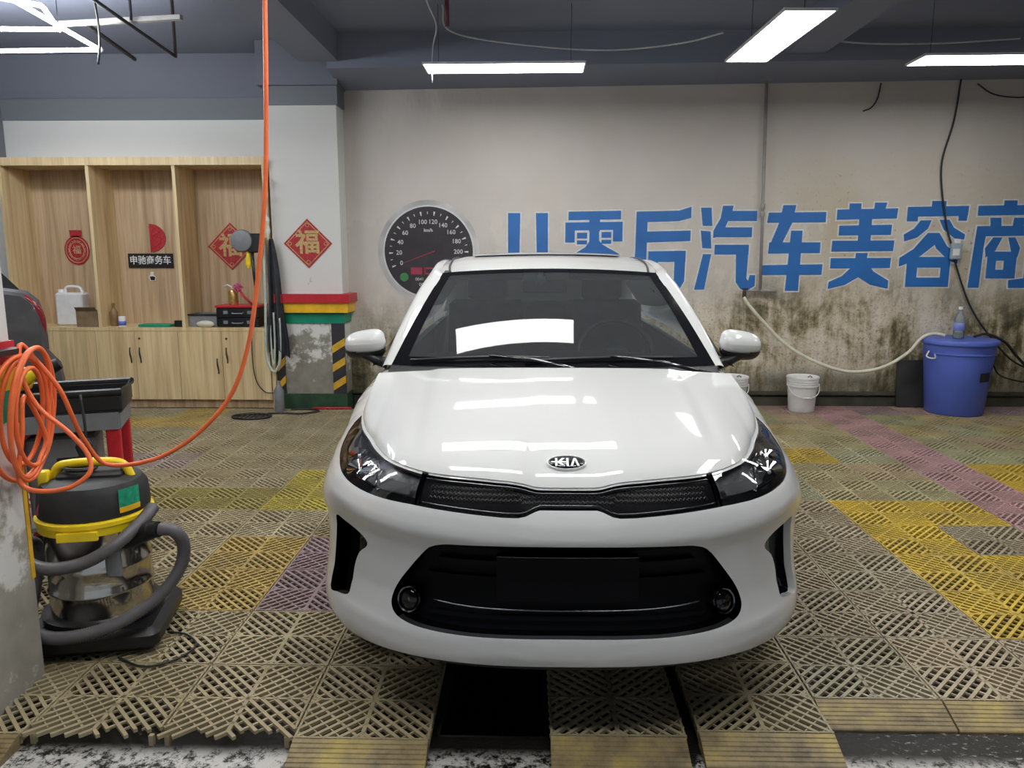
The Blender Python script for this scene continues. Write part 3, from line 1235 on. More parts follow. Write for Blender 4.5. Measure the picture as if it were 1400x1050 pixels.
# K  I  A without a cross-bar, joined by a thin line as on the badge
estroke([(-.046, -.002), (-.018, -.0035), (-.018, .0035), (-.046, .002)])
estroke([(-.034, -.018), (-.027, -.018), (-.027, .018), (-.034, .018)])
estroke([(-.028, -.002), (-.014, .018), (-.005, .018), (-.019, .000), (-.005, -.018), (-.014, -.018)])
estroke([(-.001, -.018), (.006, -.018), (.006, .018), (-.001, .018)])
estroke([(-.018, -.003), (.003, -.003), (.003, .003), (-.018, .003)])
estroke([(.011, -.018), (.018, -.018), (.0245, .009), (.031, -.018), (.038, -.018), (.028, .018), (.021, .018)])
b.build('emblem_letters', 'satin', emb)

# cowl and windscreen
bw = lambda a: Vector((a * .700, 1.155 + .125 * a * a, .953 - .006 * a * a))
tw = lambda a: Vector((a * .530, 1.80 + .06 * a * a, 1.350 - .022 * a * a))


def screen(u, v, e=0.0):
    a = -1 + 2 * u
    p = bw(a).lerp(tw(a), v)
    bul = .03 * math.sin(PI * v)
    return p + Vector((0, -.45, .89)) * (bul * .5 + e)


b = MB()


def cowl(u, v):
    a = -1 + 2 * u
    h_ = hood(.5 + .5 * a * .985, 1) + Vector((0, -.03, -.012))
    return h_.lerp(bw(a), v) + Vector((0, 0, -.018 * math.sin(PI * v)))


cw = grid_smooth('cowl', cowl, 40, 4, 'black_soft', CAR)
ws = grid_smooth('windscreen', screen, 40, 16, 'windshield', CAR)
# black printed border of the screen
b = MB()
n_ = 60


def band(a0, a1, v0, v1, nu, nv):
    b.grid(lambda u, v: screen(a0 + (a1 - a0) * u, v0 + (v1 - v0) * v, .0025), nu, nv)


band(0, 1, 0, .075, 40, 2)
band(0, 1, .955, 1, 40, 2)
band(0, .042, .075, .955, 2, 16)
band(.958, 1, .075, .955, 2, 16)
b.build('screen_border', 'piano', ws, True)
# A pillars and the roof sides are one white frame
belt = [(.742, 1.20, .925), (.765, 1.42, .958), (.775, 2.2, .968), (.775, 3.0, .975), (.74, 3.75, .985)]
rail = [(.742, 1.20, .925), (.585, 1.86, 1.352), (.575, 2.3, 1.392), (.57, 2.9, 1.38), (.60, 3.55, 1.15)]


def edge_pt(v):
    return screen(1.0, v)


for sg_ in (-1, 1):
    b = MB()

    def sg1(u, v):
        lo = catmull([(.80, 1.30, .935), (.80, 2.2, .965), (.80, 3.0, .97), (.775, 3.65, .98)], 8)
        hi = catmull([(.765, 1.31, .945), (.602, 1.95, 1.318), (.60, 2.6, 1.36), (.595, 3.45, 1.22)], 8)
        i = min(int(u * 23.999), 23)
        f_ = u * 24 - i
        p = lo[i].lerp(lo[i + 1], f_).lerp(hi[i].lerp(hi[i + 1], f_), v)
        return Vector((p.x * sg_, p.y, p.z))
    b.grid(sg1, 24, 4)
    b.build('side_window', 'side_glass', CAR, True)
    b = MB()
    # strip of body between shoulder line and side windows
    def sh(u, v):
        s = 1.42 + (SMAX - 1.42) * u
        p = surf(s, zsh(s))
        q = Vector((.80 if s > 1.8 else .74 + .06 * (s - 1.42) / .38, p.y, zsh(s) + .012))
        q.x = min(q.x, .80)
        return Vector(((p.x + (.775 - p.x) * 0 + (-.05 * v)) * sg_, p.y, p.z + .01 * math.sin(v * PI / 2)))
    b.grid(sh, 30, 2)
    b.build('belt_moulding', 'paint', CAR, True)


def roof(u, v):
    a = -1 + 2 * u
    y0 = tw(a)
    prof = [(1.80, 1.352), (1.9, 1.376), (2.05, 1.402), (2.3, 1.424), (2.6, 1.428), (3.0, 1.405), (3.4, 1.34)]
    y = 1.80 + 1.6 * v
    z = float(np.interp(y, *zip(*prof)))
    hw = float(np.interp(y, [1.8, 1.95, 2.3, 3.4], [.534, .552, .56, .55]))
    t = abs(a)
    z -= .020 * t ** 2 + .020 * max(0, (t - .72) / .28) ** 2
    return Vector((a * hw, y + .06 * a * a * (1 - v), z - .002))


rf = grid_smooth('roof', roof, 40, 30, 'paint', CAR)
for sg_ in (-1, 1):
    b = MB()
    b.tube([roof(.5 + sg_ * .462, v) + Vector((0, 0, .003)) for v in np.linspace(0.0, 1, 30)], .006, 6)
    b.build('roof_seam', 'black_soft', rf, True)
    # windscreen pillar that runs on as the roof rail
    inn = [screen(1, t) for t in (0, .25, .5, .75, .96)] + [roof(1, t) for t in (.10, .25, .5, .75, 1)]
    out = [(.752, 1.30, .915), (.722, 1.46, 1.03), (.683, 1.61, 1.145), (.640, 1.76, 1.25), (.607, 1.90, 1.318), (.598, 2.02, 1.345), (.602, 2.25, 1.364), (.605, 2.6, 1.370), (.60, 3.0, 1.345), (.585, 3.4, 1.27)]
    ci, co = catmull(inn, 8), catmull(out, 8)

    def frame(u, v):
        i = int(round(v * (len(ci) - 1)))
        nrm = Vector((.35, -.30, .5)).normalized()
        p = ci[i].lerp(co[i], u) + nrm * (.018 * math.sin(PI * u))
        return Vector((p.x * sg_, p.y, p.z))
    b = MB()
    b.grid(frame, 8, len(ci) - 1)
    b.build('windscreen_pillar', 'paint', CAR, True)
b = MB()
b.grid(lambda u, v: roof(.14 + .72 * u, .26 + .32 * v) + Vector((0, 0, .007)), 20, 10)
b.build('roof_glass', 'grey_plastic', rf, True)

# door mirrors
for sg_ in (-1, 1):
    c = Vector((sg_ * .838, 1.40, 1.035))
    mr_ = MB()
    prof = []

    def shell(u, v):
        th = PI * v            # from the inner to the outer end
        ph = 2 * PI * u
        x = -.094 + .188 * v
        k = (max(0.0, 1 - abs(2 * v - 1) ** 3.4)) ** .42
        top = .068 * k * (1.0 - .30 * v)
        bot = .060 * k
        zz = math.sin(ph)
        yy = -math.cos(ph)
        z = zz * (top if zz > 0 else bot)
        y = yy * (.075 * k if yy < 0 else .035 * k)
        return c + Vector((sg_ * x, y + .02 * v, z - .012 * v))
    mr_.grid(shell, 28, 20)
    mir = mr_.build('door_mirror', 'paint', CAR, True)
    b = MB()
    b.grid(lambda u, v: shell(.905 - .02 * v - .02 * u + .008, .66 + .33 * u) + Vector((0, -.0035, 0)), 10, 2)
    b.build('mirror_slot', 'black', mir, True)
    b = MB()
    b.grid(lambda u, v: c + (shell(.56 + .38 * u, .03 + .94 * v) - c) * 1.0 + Vector((0, .004, -.014)), 12, 16)
    b.build('mirror_base', 'black', mir, True)
    b = MB()
    arm = [(sg_ * .735, 1.36, .945), (sg_ * .775, 1.365, .955), (sg_ * .83, 1.375, .978), (sg_ * .90, 1.40, .985)]
    pts = catmull(arm, 6)
    b.tube(pts, [.026 - .010 * i / (len(pts) - 1) for i in range(len(pts))], 10)
    b.build('mirror_foot', 'black', mir, True)

# wipers
for x0, x1, v0, v1, y_ in ((-.60, -.02, .02, .055, 0), (-.12, .50, .03, .05, 0)):
    b = MB()
    pts = [screen(.5 + (x0 + (x1 - x0) * i / 14) / 1.36, v0 + (v1 - v0) * math.sin(PI * .5 * i / 14) + .012 * math.sin(PI * i / 14), .016) for i in range(15)]
    b.tube(pts, .007, 6)
    wp = b.build('wiper', 'black', CAR, True)
    b = MB()
    base_ = cowl((x1 + .10 + .7) / 1.4, .35) + Vector((0, 0, .012))
    b.tube([base_, base_.lerp(pts[8], .5) + Vector((0, -.004, .018)), pts[8] + Vector((0, -.006, .008))], [.010, .007, .005], 8)
    b.build('wiper_arm', 'dark_chrome', wp, True)

# rear end, underbody, wheels
b = MB()
for z0, z1 in ((.25, .97),):
    b.grid(lambda u, v: Vector(((-1 + 2 * u) * .84, 4.14 + .10 * math.cos((u - .5) * PI), .25 + .72 * v)), 16, 6)
b.build('tail_panel', 'paint', CAR, True)
b = MB()
b.grid(lambda u, v: Vector(((-1 + 2 * u) * (.58 + .19 * v), 3.38 + .82 * v, 1.345 - .375 * v + .02 * math.sin(PI * v))), 16, 8)
b.build('rear_deck', 'paint', CAR, True)
b = MB()
b.box((0, 2.25, .235), (1.25, 4.0, .05))
b.box((0, .42, .40), (1.30, .16, .34))
b.box((0, .62, .60), (1.2, .6, .2))
b.build('underbody_blocker', 'black_soft', CAR)  # dark boxes added to block light under the bumper
rimm = None
for sx in (-1, 1):
    for yy in (YW, YW2):
        mx = Matrix.Rotation(PI / 2 * sx, 3, 'Y')
        c = Vector((sx * .735, yy, RW))
        wh = MB().lathe([(.20, -.09), (.285, -.09), (.303, -.07), (.305, 0), (.303, .07), (.285, .088), (.205, .085), (.20, .07)], c, 36, mx).build('wheel', 'black_soft', CAR, 50)
        b = MB()
        b.lathe([(.19, -.05), (.20, .08), (.19, .082), (.185, .0)], c, 36, mx)
        b.lathe([(.0005, .07), (.04, .07), (.045, .05), (.05, .02)], c, 20, mx)
        for i in range(5):
            a = 2 * PI * i / 5
            d = Vector((0, math.cos(a), math.sin(a)))
            b.tube([c + d * .04 + Vector((sx * .055, 0, 0)), c + d * .19 + Vector((sx * .065, 0, 0))], [.022, .016], 6)
        b.build('rim', 'steel', wh, 40)

# cabin seen through the screen
b = MB()
b.grid(lambda u, v: Vector(((-1 + 2 * u) * .68, 1.30 + .50 * v, .945 + .035 * math.sin(PI * v) - .05 * v ** 4 - .02 * (2 * u - 1) ** 2)), 20, 10)
b.grid(lambda u, v: Vector(((-1 + 2 * u) * .68, 1.80 + .03 * v, .895 - .35 * v)), 20, 2)
b.build('dashboard', mat('dark_trim', (0.022, 0.022, 0.024), 0.6), CAR, True)
M['seat_cloth'] = mat('dark_seat_cloth', (0.06, 0.06, 0.065), 0.8, var=0.25)
st = MB()
rq = Matrix.Rotation(R(62), 3, 'X')
st.tube([Vector((.33, 1.78, .93)) + rq @ Vector((.185 * math.cos(a), .185 * math.sin(a), 0)) for a in np.linspace(0, 2 * PI, 41)[:-1]], .015, 8, True)
st.sphere((.33, 1.79, .925), (.07, .03, .05))
st.rod((.16, 1.79, .925), (.50, 1.79, .925), .014)
st.build('steering_wheel', 'black', CAR, True)
for sx in (-1, 1):
    b = MB()
    b.rbox((sx * .34, 2.52, .85), (.46, .14, .62), .05, 4, rot=Matrix.Rotation(R(-14), 3, 'X'))
    b.rbox((sx * .34, 2.25, .50), (.46, .5, .16), .05)
    sb = b.build('front_seat', 'seat_cloth', CAR, 40)
    MB().rbox((sx * .34, 2.62, 1.235), (.24, .09, .17), .04, 4).build('headrest', 'seat_cloth', sb, 40)
b = MB()
b.rbox((0, 3.35, .80), (1.25, .18, .6), .05)
b.build('rear_seat', 'seat_cloth', CAR, 40)
b = MB()
b.box((0, 2.6, .40), (1.40, 2.6, .04))
b.build('cabin_floor', 'black_soft', CAR)
b = MB()
b.rbox((-.02, 1.86, 1.262), (.22, .022, .062), .02, 4)
b.rod((-.02, 1.86, 1.28), (-.02, 1.83, 1.335), .008)
b.build('inside_mirror', 'black', CAR, 40)
b = MB()
b.sphere((-.045, 1.80, 1.30), (.026, .026, .026))
b.build('dash_camera', 'grey_plastic', CAR, True)
b = MB()
b.rbox((.30, 1.88, 1.318), (.40, .10, .016), .007, 3, rot=Matrix.Rotation(R(20), 3, 'X'))
b.build('sun_visor', mat('visor_cloth', (0.30, 0.31, 0.31), 0.8), CAR, 40)
b = MB()
b.rbox((-.33, 1.88, 1.318), (.40, .10, .016), .007, 3, rot=Matrix.Rotation(R(20), 3, 'X'))
b.build('sun_visor', M['seat_cloth'], CAR, 40)

# ================================================================== PILLARS
pil = tag(thing('structural_pillar', 'white square pillar with red yellow green bands beside the wooden cabinet', 'pillar', (-2.03, 7.25, 0)), kind='structure')


def pbox(name, lo, hi, material, parent, org=(-2.03, 7.25, 0)):
    b = MB()
    b.box([(a + c) / 2 - o for a, c, o in zip(lo, hi, org)], [c - a for a, c in zip(lo, hi)])
    return b.build(name, material, parent)


pbox('shaft', (-2.345, 7.05, -0.04), (-1.72, 7.50, 2.72), 'pillar_wall', pil)
pbox('painted_top', (-2.36, 7.035, 2.72), (-1.705, 7.50, 3.25), 'dark_band', pil)
pbox('painted_cap', (-2.40, 7.00, 2.88), (-1.69, 7.50, 3.25), 'dark_paint', pil)
for nm, z0, z1, mm, e in (('red_band', .985, 1.065, 'red', .075), ('yellow_band', .895, .985, 'yellow', .055), ('green_band', .795, .895, 'green', .012)):
    pbox(nm, (-2.345 - min(e, .02), 7.05 - e, z0), (-1.72 + e, 7.40, z1), mm, pil)
pbox('green_plinth', (-2.35, 7.035, -0.04), (-1.708, 7.4, .135), 'dark_green', pil)
for x0, x1, z0, z1 in ((-1.835, -1.715, .135, .795), (-2.35, -2.28, .135, .60)):
    hz = pbox('corner_guard', (x0, 7.038, z0), (x1, 7.06, z1), 'hazard_black', pil)
    z = z0 + .03
    while z < z1 - .12:
        b = MB()
        w_ = x1 - x0
        b.prism([(x0, z), (x1, z + .075), (x1, z + .145), (x0, z + .07)], lambda a, c: (a + 2.03, 7.0385 - 7.25, c), lambda a, c: (a + 2.03, 7.0355 - 7.25, c))
        b.build('hazard_stripe', 'hazard_yellow', hz)
        z += .175

# pillar at the left edge of the picture, close to the camera
cp = tag(thing('near_pillar', 'white pillar with red yellow green bands at left edge behind vacuum', 'pillar', (-1.85, 2.18, 0)), kind='structure')
og = (-1.85, 2.18, 0)
M['near_wall'] = plaster_mat('scuffed_near_plaster', (0.62, 0.61, 0.59), stain=0.8)
pbox('shaft', (-2.13, 1.95, -.045), (-1.662, 2.40, 3.25), 'near_wall', cp, og)
for nm, z0, z1, mm, e in (('red_band', 1.08, 1.15, 'red', .010), ('yellow_band', .995, 1.08, 'yellow', .008), ('green_band', .895, .995, 'green', .006)):
    pbox(nm, (-2.14, 1.95 - e, z0), (-1.662 + e, 2.40 + e, z1), mm, cp, og)
pbox('wall_hook', (-1.64, 2.2, 1.115), (-1.595, 2.38, 1.132), 'black', cp, og)
pbox('corner_guard', (-1.67, 2.385, .35), (-1.659, 2.404, .88), 'hazard_yellow', cp, og)
# dark post in the far left corner
sc_ = struct(slab('trim_1', (-6.6, 6.60, 2.30), (-4.98, 7.44, 3.25), 'dark_band'))

# ================================================================== CABINET
cab = thing('wall_cabinet', 'large light oak cabinet with open compartments above doors at left wall', 'cabinet', (-3.55, 7.2, 0))
CO = (-3.55, 7.2, 0)


def cbox(name, lo, hi, material='wood', parent=cab):
    return pbox(name, lo, hi, material, parent, CO)


XL, XR, CF, CB = -4.78, -2.365, 7.0, 7.42
cbox('side_panel', (XL, CF, 0.0), (XL + .03, CB, 2.25))
cbox('side_panel', (XR - .03, CF, 0.0), (XR, CB, 2.25))
cbox('top_board', (XL, CF - .012, 2.205), (XR + .01, CB, 2.275))
cbox('divider', (-3.985, CF, .755), (-3.955, CB - .02, 2.205))
cbox('divider', (-3.205, CF, .755), (-3.175, CB - .02, 2.205))
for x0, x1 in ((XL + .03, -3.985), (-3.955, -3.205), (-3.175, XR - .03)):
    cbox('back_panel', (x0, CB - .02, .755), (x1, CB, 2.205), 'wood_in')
cbox('counter_board', (XL, CF - .01, .725), (XR, CB, .757))
cbox('kick_board', (XL + .03, CF + .03, 0.0), (XR - .03, CF + .05, .085), 'wood_in')
cbox('bottom_board', (XL + .03, CF + .02, .08), (XR - .03, CB, .10))
edges = [-4.745, -4.42, -4.02, -3.655, -3.25, -2.845, -2.40]
for i in range(6):
    d = cbox('door', (edges[i] + .002, CF - .012, .085), (edges[i + 1] - .002, CF + .008, .722))
    if i in (2, 3, 4, 5):
        hx = edges[i + 1] - .045 if i in (2, 4) else edges[i] + .045
        b = MB()
        zc = .50 if i in (2, 3, 5) else .40
        b.tube([Vector((hx - CO[0] + .006 * math.sin(k), CF - .012 - .022 * math.sin(PI * t) - CO[1], zc - .07 + .14 * t)) for k, t in ((0, 0), (1, .15), (2, .4), (3, .6), (4, .85), (5, 1))], [.006, .005, .007, .007, .005, .006], 8)
        b.build('handle', 'dark_iron', d, True)
        if i in (3, 5):
            b = MB()
            b.lathe([(.010, 0), (.010, .004), (.006, .005)], (hx - CO[0], CF - .012 - CO[1], .655), 14, Matrix.Rotation(PI / 2, 3, 'X'))
            b.build('lock', 'dark_iron', d)

# ------------------------------------------------------------------ paper ornaments and sign
YD = 7.396


def fu_diamond(c, r, label, group):
    t = thing('diamond_ornament', label, 'ornament', c, 0, group)
    for k, (rr, yy, mm) in enumerate(((r, 0, 'red_paper'), (r * .90, -.002, 'gold_paper'), (r * .86, -.003, 'red_paper'))):
        b = MB()
        b.prism([(0, -rr), (rr, 0), (0, rr), (-rr, 0)], lambda a, q, y=yy: (a, y, q), lambda a, q, y=yy: (a, y - .002, q))
        b.build(('paper', 'gold_border', 'inner_field')[k], mm, t)
    lettering('character', '福', r * 1.02, 'gold_paper', t, (0, -.0065, 0), bold=r * .022)
    for a, q in ((0, .74), (0, -.74), (.74, 0), (-.74, 0)):
        b = MB()
        b.tube([Vector((a * r + .07 * r * math.cos(k), -.006, q * r + .07 * r * math.sin(k))) for k in np.linspace(0, 2 * PI, 11)[:-1]], .012 * r, 5, True)
        b.build('corner_motif', 'gold_paper', t)
    return t


fu_diamond((-2.02, 7.047, 1.518), .222, 'red diamond paper with gold 福 on the white pillar', 'red diamond papers')
fu_diamond((-2.86, YD, 1.495), .225, 'red diamond paper with gold 福 inside the cabinet right compartment', 'red diamond papers')
t = thing('lantern_ornament', 'round red paper-cut ornament in the left cabinet compartment', 'ornament', (-4.355, YD, 1.46))
b = MB()
b.prism([(.122 * math.cos(a), .138 * math.sin(a)) for a in np.linspace(0, 2 * PI, 33)[:-1]], lambda a, q: (a, 0, q), lambda a, q: (a, -.003, q))
b.prism([(-.055, .125), (.055, .125), (.06, .19), (-.06, .19)], lambda a, q: (a, 0, q), lambda a, q: (a, -.003, q))
b.build('paper', 'red_paper', t)
b = MB()
for rr in (.105, .07):
    b.tube([Vector((rr * math.cos(a), -.004, rr * 1.12 * math.sin(a))) for a in np.linspace(0, 2 * PI, 33)[:-1]], .0035, 5, True)
for k in range(10):
    a = 2 * PI * k / 10
    b.tube([Vector((.078 * math.cos(a + d), -.004, .088 * math.sin(a + d))) * (1 + .22 * abs(d)) for d in (-.25, 0, .25)], .003, 5)
b.build('cut_pattern', 'wood_in', t)
lettering('character', '福', .085, 'wood_in', t, (0, -.004, 0), bold=.001)
t = thing('fan_ornament', 'half-round red paper ornament above the black number sign', 'ornament', (-3.64, YD, 1.575))
b = MB()
b.prism([(0, -.135), *[(.155 * math.cos(a), .135 * math.sin(a)) for a in np.linspace(-PI / 2, PI / 2, 17)], (0, .135)], lambda a, q: (a, 0, q), lambda a, q: (a, -.003, q))
b.build('paper', 'red_paper', t)
b = MB()
for k in range(5):
    a = -PI / 2 + PI * (k + .5) / 5
    b.tube([(.01, -.004, 0), (.14 * math.cos(a), -.004, .12 * math.sin(a))], .003, 5)
b.tube([(.11 * math.cos(a), -.004, .095 * math.sin(a)) for a in np.linspace(-PI / 2, PI / 2, 13)], .003, 5)
b.build('cut_pattern', 'red', t)
t = thing('shop_sign', 'small black plate with white Chinese characters in the middle compartment', 'sign', (-3.645, YD, 1.362))
b = MB()
b.rbox((0, -.006, 0), (.435, .012, .135), .004)
b.build('plate', 'black', t)
lettering('characters', '申驰商务车', .088, 'white_metal', t, (0, -.0132, 0), bold=.0012, sx=.92)
t = thing('small_sticker', 'tiny black and white sticker below the black sign', 'sticker', (-3.645, YD, 1.21))
b = MB()
b.prism([(-.022, -.04), (.03, -.04), (.036, .0), (.012, .02), (.02, .045), (-.012, .045), (-.018, .012), (-.034, .005)], lambda a, q: (a, 0, q), lambda a, q: (a, -.002, q))
b.build('outline', 'white_metal', t)
b = MB()
b.prism([(-.015, -.034), (.024, -.034), (.03, -.004), (.004, .004), (-.024, .0)], lambda a, q: (a, -.002, q), lambda a, q: (a, -.004, q))
b.build('figure', 'black', t)

# ------------------------------------------------------------------ things on the counter
ZT = .757
t = thing('jerrycan', 'white plastic jerrycan standing in the left cabinet compartment', 'canister', (-4.33, 7.2, ZT))
b = MB()
b.rbox((0, 0, .155), (.26, .15, .31), .03, 4)
b.build('tank', 'white_bucket', t, 40)
b = MB()
b.tube(catmull([(-.06, 0, .30), (-.05, 0, .35), (.0, 0, .365), (.08, 0, .355), (.11, 0, .30)], 6), .015, 8)
b.build('handle', 'white_bucket', t, True)
b = MB()
b.lathe([(.028, .30), (.028, .335), (.024, .34)], (-.10, 0, 0), 16)
b.build('cap', 'white_metal', t, 40)
t = thing('cardboard_box', 'small open brown cardboard box beside the jerrycan', 'box', (-4.10, 7.09, ZT))
b = MB()
for c, s in (((0, -.07, .075), (.2, .006, .15)), ((0, .07, .075), (.2, .006, .15)), ((-.097, 0, .075), (.006, .134, .15)), ((.097, 0, .075), (.006, .134, .15)), ((0, 0, .004), (.19, .134, .008))):
    b.box(c, s)
b.build('carton', 'cardboard', t)
b = MB()
b.box((0, -.085, .165), (.19, .05, .005), rot=Matrix.Rotation(R(-50), 3, 'X'))
b.box((.115, 0, .16), (.05, .13, .005), rot=Matrix.Rotation(R(-35), 3, 'Y'))
b.build('flap', 'cardboard', t)
o = MB().lathe([(.0, 0), (.033, 0), (.035, .02), (.035, .13), (.018, .165), (.013, .17), (.013, .19), (.016, .192), (.016, .215), (.0, .216)], (0, 0, 0), 20).build('brown_bottle', mat('brown_bottle_plastic', (0.20, 0.12, 0.05), 0.35), None, 40, (-3.90, 7.12, ZT))
tag(o, 'brown plastic bottle beside the left cabinet divider', 'bottle')
t = thing('small_jar', 'small clear jar with blue label next to the brown bottle', 'jar', (-3.815, 7.10, ZT))
MB().lathe([(.0, 0), (.03, 0), (.032, .01), (.032, .085), (.028, .095), (.0, .096)], (0, 0, 0), 20).build('jar_body', 'white_bucket', t, 40)
MB().lathe([(.0325, .01), (.0325, .05)], (0, 0, 0), 20).build('jar_label', 'blue_barrel', t, True)
o = MB().rbox((0, 0, .012), (.30, .16, .024), .008).build('green_pad', 'green', None, 40, (-3.48, 7.10, ZT))
tag(o, 'flat green pad lying on the counter middle', 'pad')
o = MB().rbox((0, 0, .03), (.075, .05, .06), .008).build('small_black_box', 'black', None, 40, (-3.26, 7.06, ZT))
tag(o, 'small black box at the right cabinet divider', 'box')
t = thing('open_crate', 'low dark grey crate on the counter left of the tool cases', 'crate', (-3.04, 7.17, ZT))
b = MB()
for c, s in (((0, -.1, .06), (.26, .008, .12)), ((0, .1, .06), (.26, .008, .12)), ((-.126, 0, .06), (.008, .2, .12)), ((.126, 0, .06), (.008, .2, .12)), ((0, 0, .005), (.25, .2, .01))):
    b.box(c, s)
b.build('crate_body', 'grey_plastic', t)
MB().box((0, -.106, .112), (.27, .012, .014)).build('crate_rim', 'black', t)
o = MB().sphere((0, 0, .03), (.085, .032, .032), 18, 8).build('folded_cloth', 'pale_hose', None, True, (-3.0, 7.022, ZT))
tag(o, 'crumpled pale cloth at the front of the counter', 'cloth')
for k, (z, h, lab) in enumerate(((ZT, .085, 'lower black tool case on the counter under another case'), (ZT + .085, .095, 'upper black tool case with red lid edge under the gold can'))):
    t = thing('tool_case', lab, 'tool case', (-2.70, 7.16, z), R(2 * k), 'stacked tool cases')
    b = MB()
    b.rbox((0, 0, h / 2), (.40, .26, h), .014)
    b.build('shell', 'black', t, 40)
    for lx in (-.11, .11):
        MB().box((lx, -.133, h * .55), (.04, .012, .03)).build('latch', 'grey_plastic', t)
    MB().tube([(-.05, -.13, h * .5), (-.045, -.15, h * .45), (.045, -.15, h * .45), (.05, -.13, h * .5)], .006, 6).build('handle', 'grey_plastic', t)
    if k:
        MB().rbox((0, 0, h + .010), (.415, .275, .022), .010).build('red_lid', 'red', t, 40)
ZC2 = ZT + .085 + .095 + .021
t = thing('gold_can', 'gold metal spray can with white lever on the tool cases', 'can', (-2.77, 7.14, ZC2))
MB().lathe([(.0, 0), (.042, 0), (.044, .006), (.044, .12), (.036, .135), (.0, .137)], (0, 0, 0), 24).build('can_body', mat('gold_tin', (0.55, 0.36, 0.12), 0.3, 0.7, var=0.4, scale=40), t, 40)
MB().tube([(0, 0, .135), (-.01, 0, .165), (-.05, 0, .185), (-.085, 0, .165)], .007, 6).build('lever', 'white_metal', t, True)
t = thing('pink_brush', 'pink brush with red handle leaning on the gold can', 'brush', (-2.645, 7.055, ZC2))
MB().tube([(-.05, .03, .15), (.0, .0, .09), (.085, -.02, .012)], .011, 8).build('brush_handle', 'red', t, True)
b = MB()
rr = random.Random(3)
for i in range(60):
    d = Vector((rr.gauss(0, 1), rr.gauss(0, 1), rr.gauss(0, 1))).normalized()
    b.tube([Vector((-.055, .03, .16)), Vector((-.055, .03, .16)) + d * rr.uniform(.035, .055)], [.010, .004], 4)
bri = b.build('bristles', mat('pink_bristle', (0.62, 0.14, 0.27), 0.7), t)
bri['kind'] = 'stuff'
# round grey polisher that hangs at the cabinet's right side, its hoses and the dark apron
t = thing('drying_gun', 'round grey polisher head hanging on the cabinet right side', 'power tool', (-2.44, 6.93, 1.54))
mx = Matrix.Rotation(PI / 2, 3, 'X')
MB().lathe([(.0, -.03), (.085, -.03), (.1, -.015), (.1, .02), (.09, .035), (.05, .045), (.0, .047)], (-.13, -.02, 0), 28, mx).build('pad_head', 'grey_plastic', t, 40)
MB().rbox((-.02, .0, -.02), (.13, .09, .17), .02).build('motor_housing', 'black', t, 40)
MB().lathe([(.0, 0), (.012, .0), (.024, .03), (.024, .085), (.015, .12), (.015, .14), (.0, .14)], (-.085, -.02, -.24), 16).build('yellow_bottle', 'vac_yellow', t, 40)
MB().tube([(-.05, -.01, -.10), (-.045, -.01, -.3), (-.035, -.01, -.45)], [.016, .013, .010], 8).build('grip', 'black', t, True)
o = MB().tube(catmull([(-2.395, 6.955, 1.50), (-2.40, 6.94, 1.0), (-2.415, 6.94, .60), (-2.40, 6.935, .43), (-2.35, 6.93, .36), (-2.30, 6.93, .43), (-2.285, 6.935, .6), (-2.285, 6.945, .85)], 8), .013, 10).build('looped_hose', 'mint_hose', None, True)
tag(o, 'pale mint hose hanging in a loop at the cabinet right edge', 'hose')
o = MB().tube(catmull([(-2.355, 6.96, 1.45), (-2.37, 6.955, 1.0), (-2.372, 6.95, .6), (-2.355, 6.945, .41), (-2.335, 6.945, .6), (-2.335, 6.95, .9)], 8), .010, 8).build('looped_hose', 'mint_hose', None, True)
tag(o, 'thinner mint hose in the inner loop beside the apron', 'hose')
o = MB().tube(catmull([(-2.52, 6.96, .98), (-2.555, 6.96, .6), (-2.54, 6.96, .30), (-2.46, 6.955, .17), (-2.37, 6.955, .155)], 8), .005, 6).build('thin_cable', 'cable', None, True)
tag(o, 'thin brown cable hanging down over the right cabinet door', 'cable')
b = MB()


def apron(u, v):
    z = 1.56 - 1.03 * v + .05 * math.sin(u * 5) * v
    wdt = .03 + .15 * v ** .7
    cx = -2.33 + .035 * v
    return Vector((cx + (u - .5) * wdt * (1 + .1 * math.sin(9 * v)), 6.955 - .03 * math.sin(u * PI * 3.5 + 2 * v) * (.3 + v), z))


b.grid(apron, 28, 24)
b.grid(lambda u, v: apron(u, v) + Vector((0, .012, 0)), 28, 24)
o = b.build('hanging_apron', mat('black_apron_cloth', (0.030, 0.033, 0.042), 0.6, var=0.3), None, True)
tag(o, 'black work apron hanging between cabinet and pillar', 'apron')
b = MB()
b.tube(catmull([(-2.35, 6.95, 2.12), (-2.345, 6.94, 1.95), (-2.355, 6.945, 1.8), (-2.34, 6.94, 1.68), (-2.35, 6.945, 1.55)], 6), [.012 + .008 * math.sin(i * 1.3) for i in range(25)], 7)
o = b.build('tied_plastic_bag', 'white_bucket', None, True)
tag(o, 'twisted white plastic strip on the cabinet upper right edge', 'plastic strip')
# bottle at the pillar foot, coil of cable and drain cover on the floor
o = MB().lathe([(.0, 0), (.042, 0), (.045, .01), (.045, .19), (.02, .24), (.016, .25), (.016, .28), (.0, .28)], (0, 0, 0), 20).build('grey_bottle', 'grey_plastic', None, 40, (-2.30, 6.88, 0.0))
tag(o, 'dark grey plastic bottle standing at the pillar foot', 'bottle')
t = thing('drain_cover', 'round black drain cover with cable on the floor before the pillar', 'drain cover', (-2.46, 6.60, .002))
b = MB()
b.tube([(.17 * math.cos(a), .11 * math.sin(a), .008) for a in np.linspace(0, 2 * PI, 29)[:-1]], .010, 6, True)
b.build('ring', 'black', t, True)
b = MB()
for k in range(-3, 4):
    x = k * .042
    y = .105 * math.sqrt(max(0, 1 - (x / .17) ** 2))
    b.rod((x, -y, .006), (x + .02, y, .006), .006, 6)
b.build('bars', 'dark_iron', t)
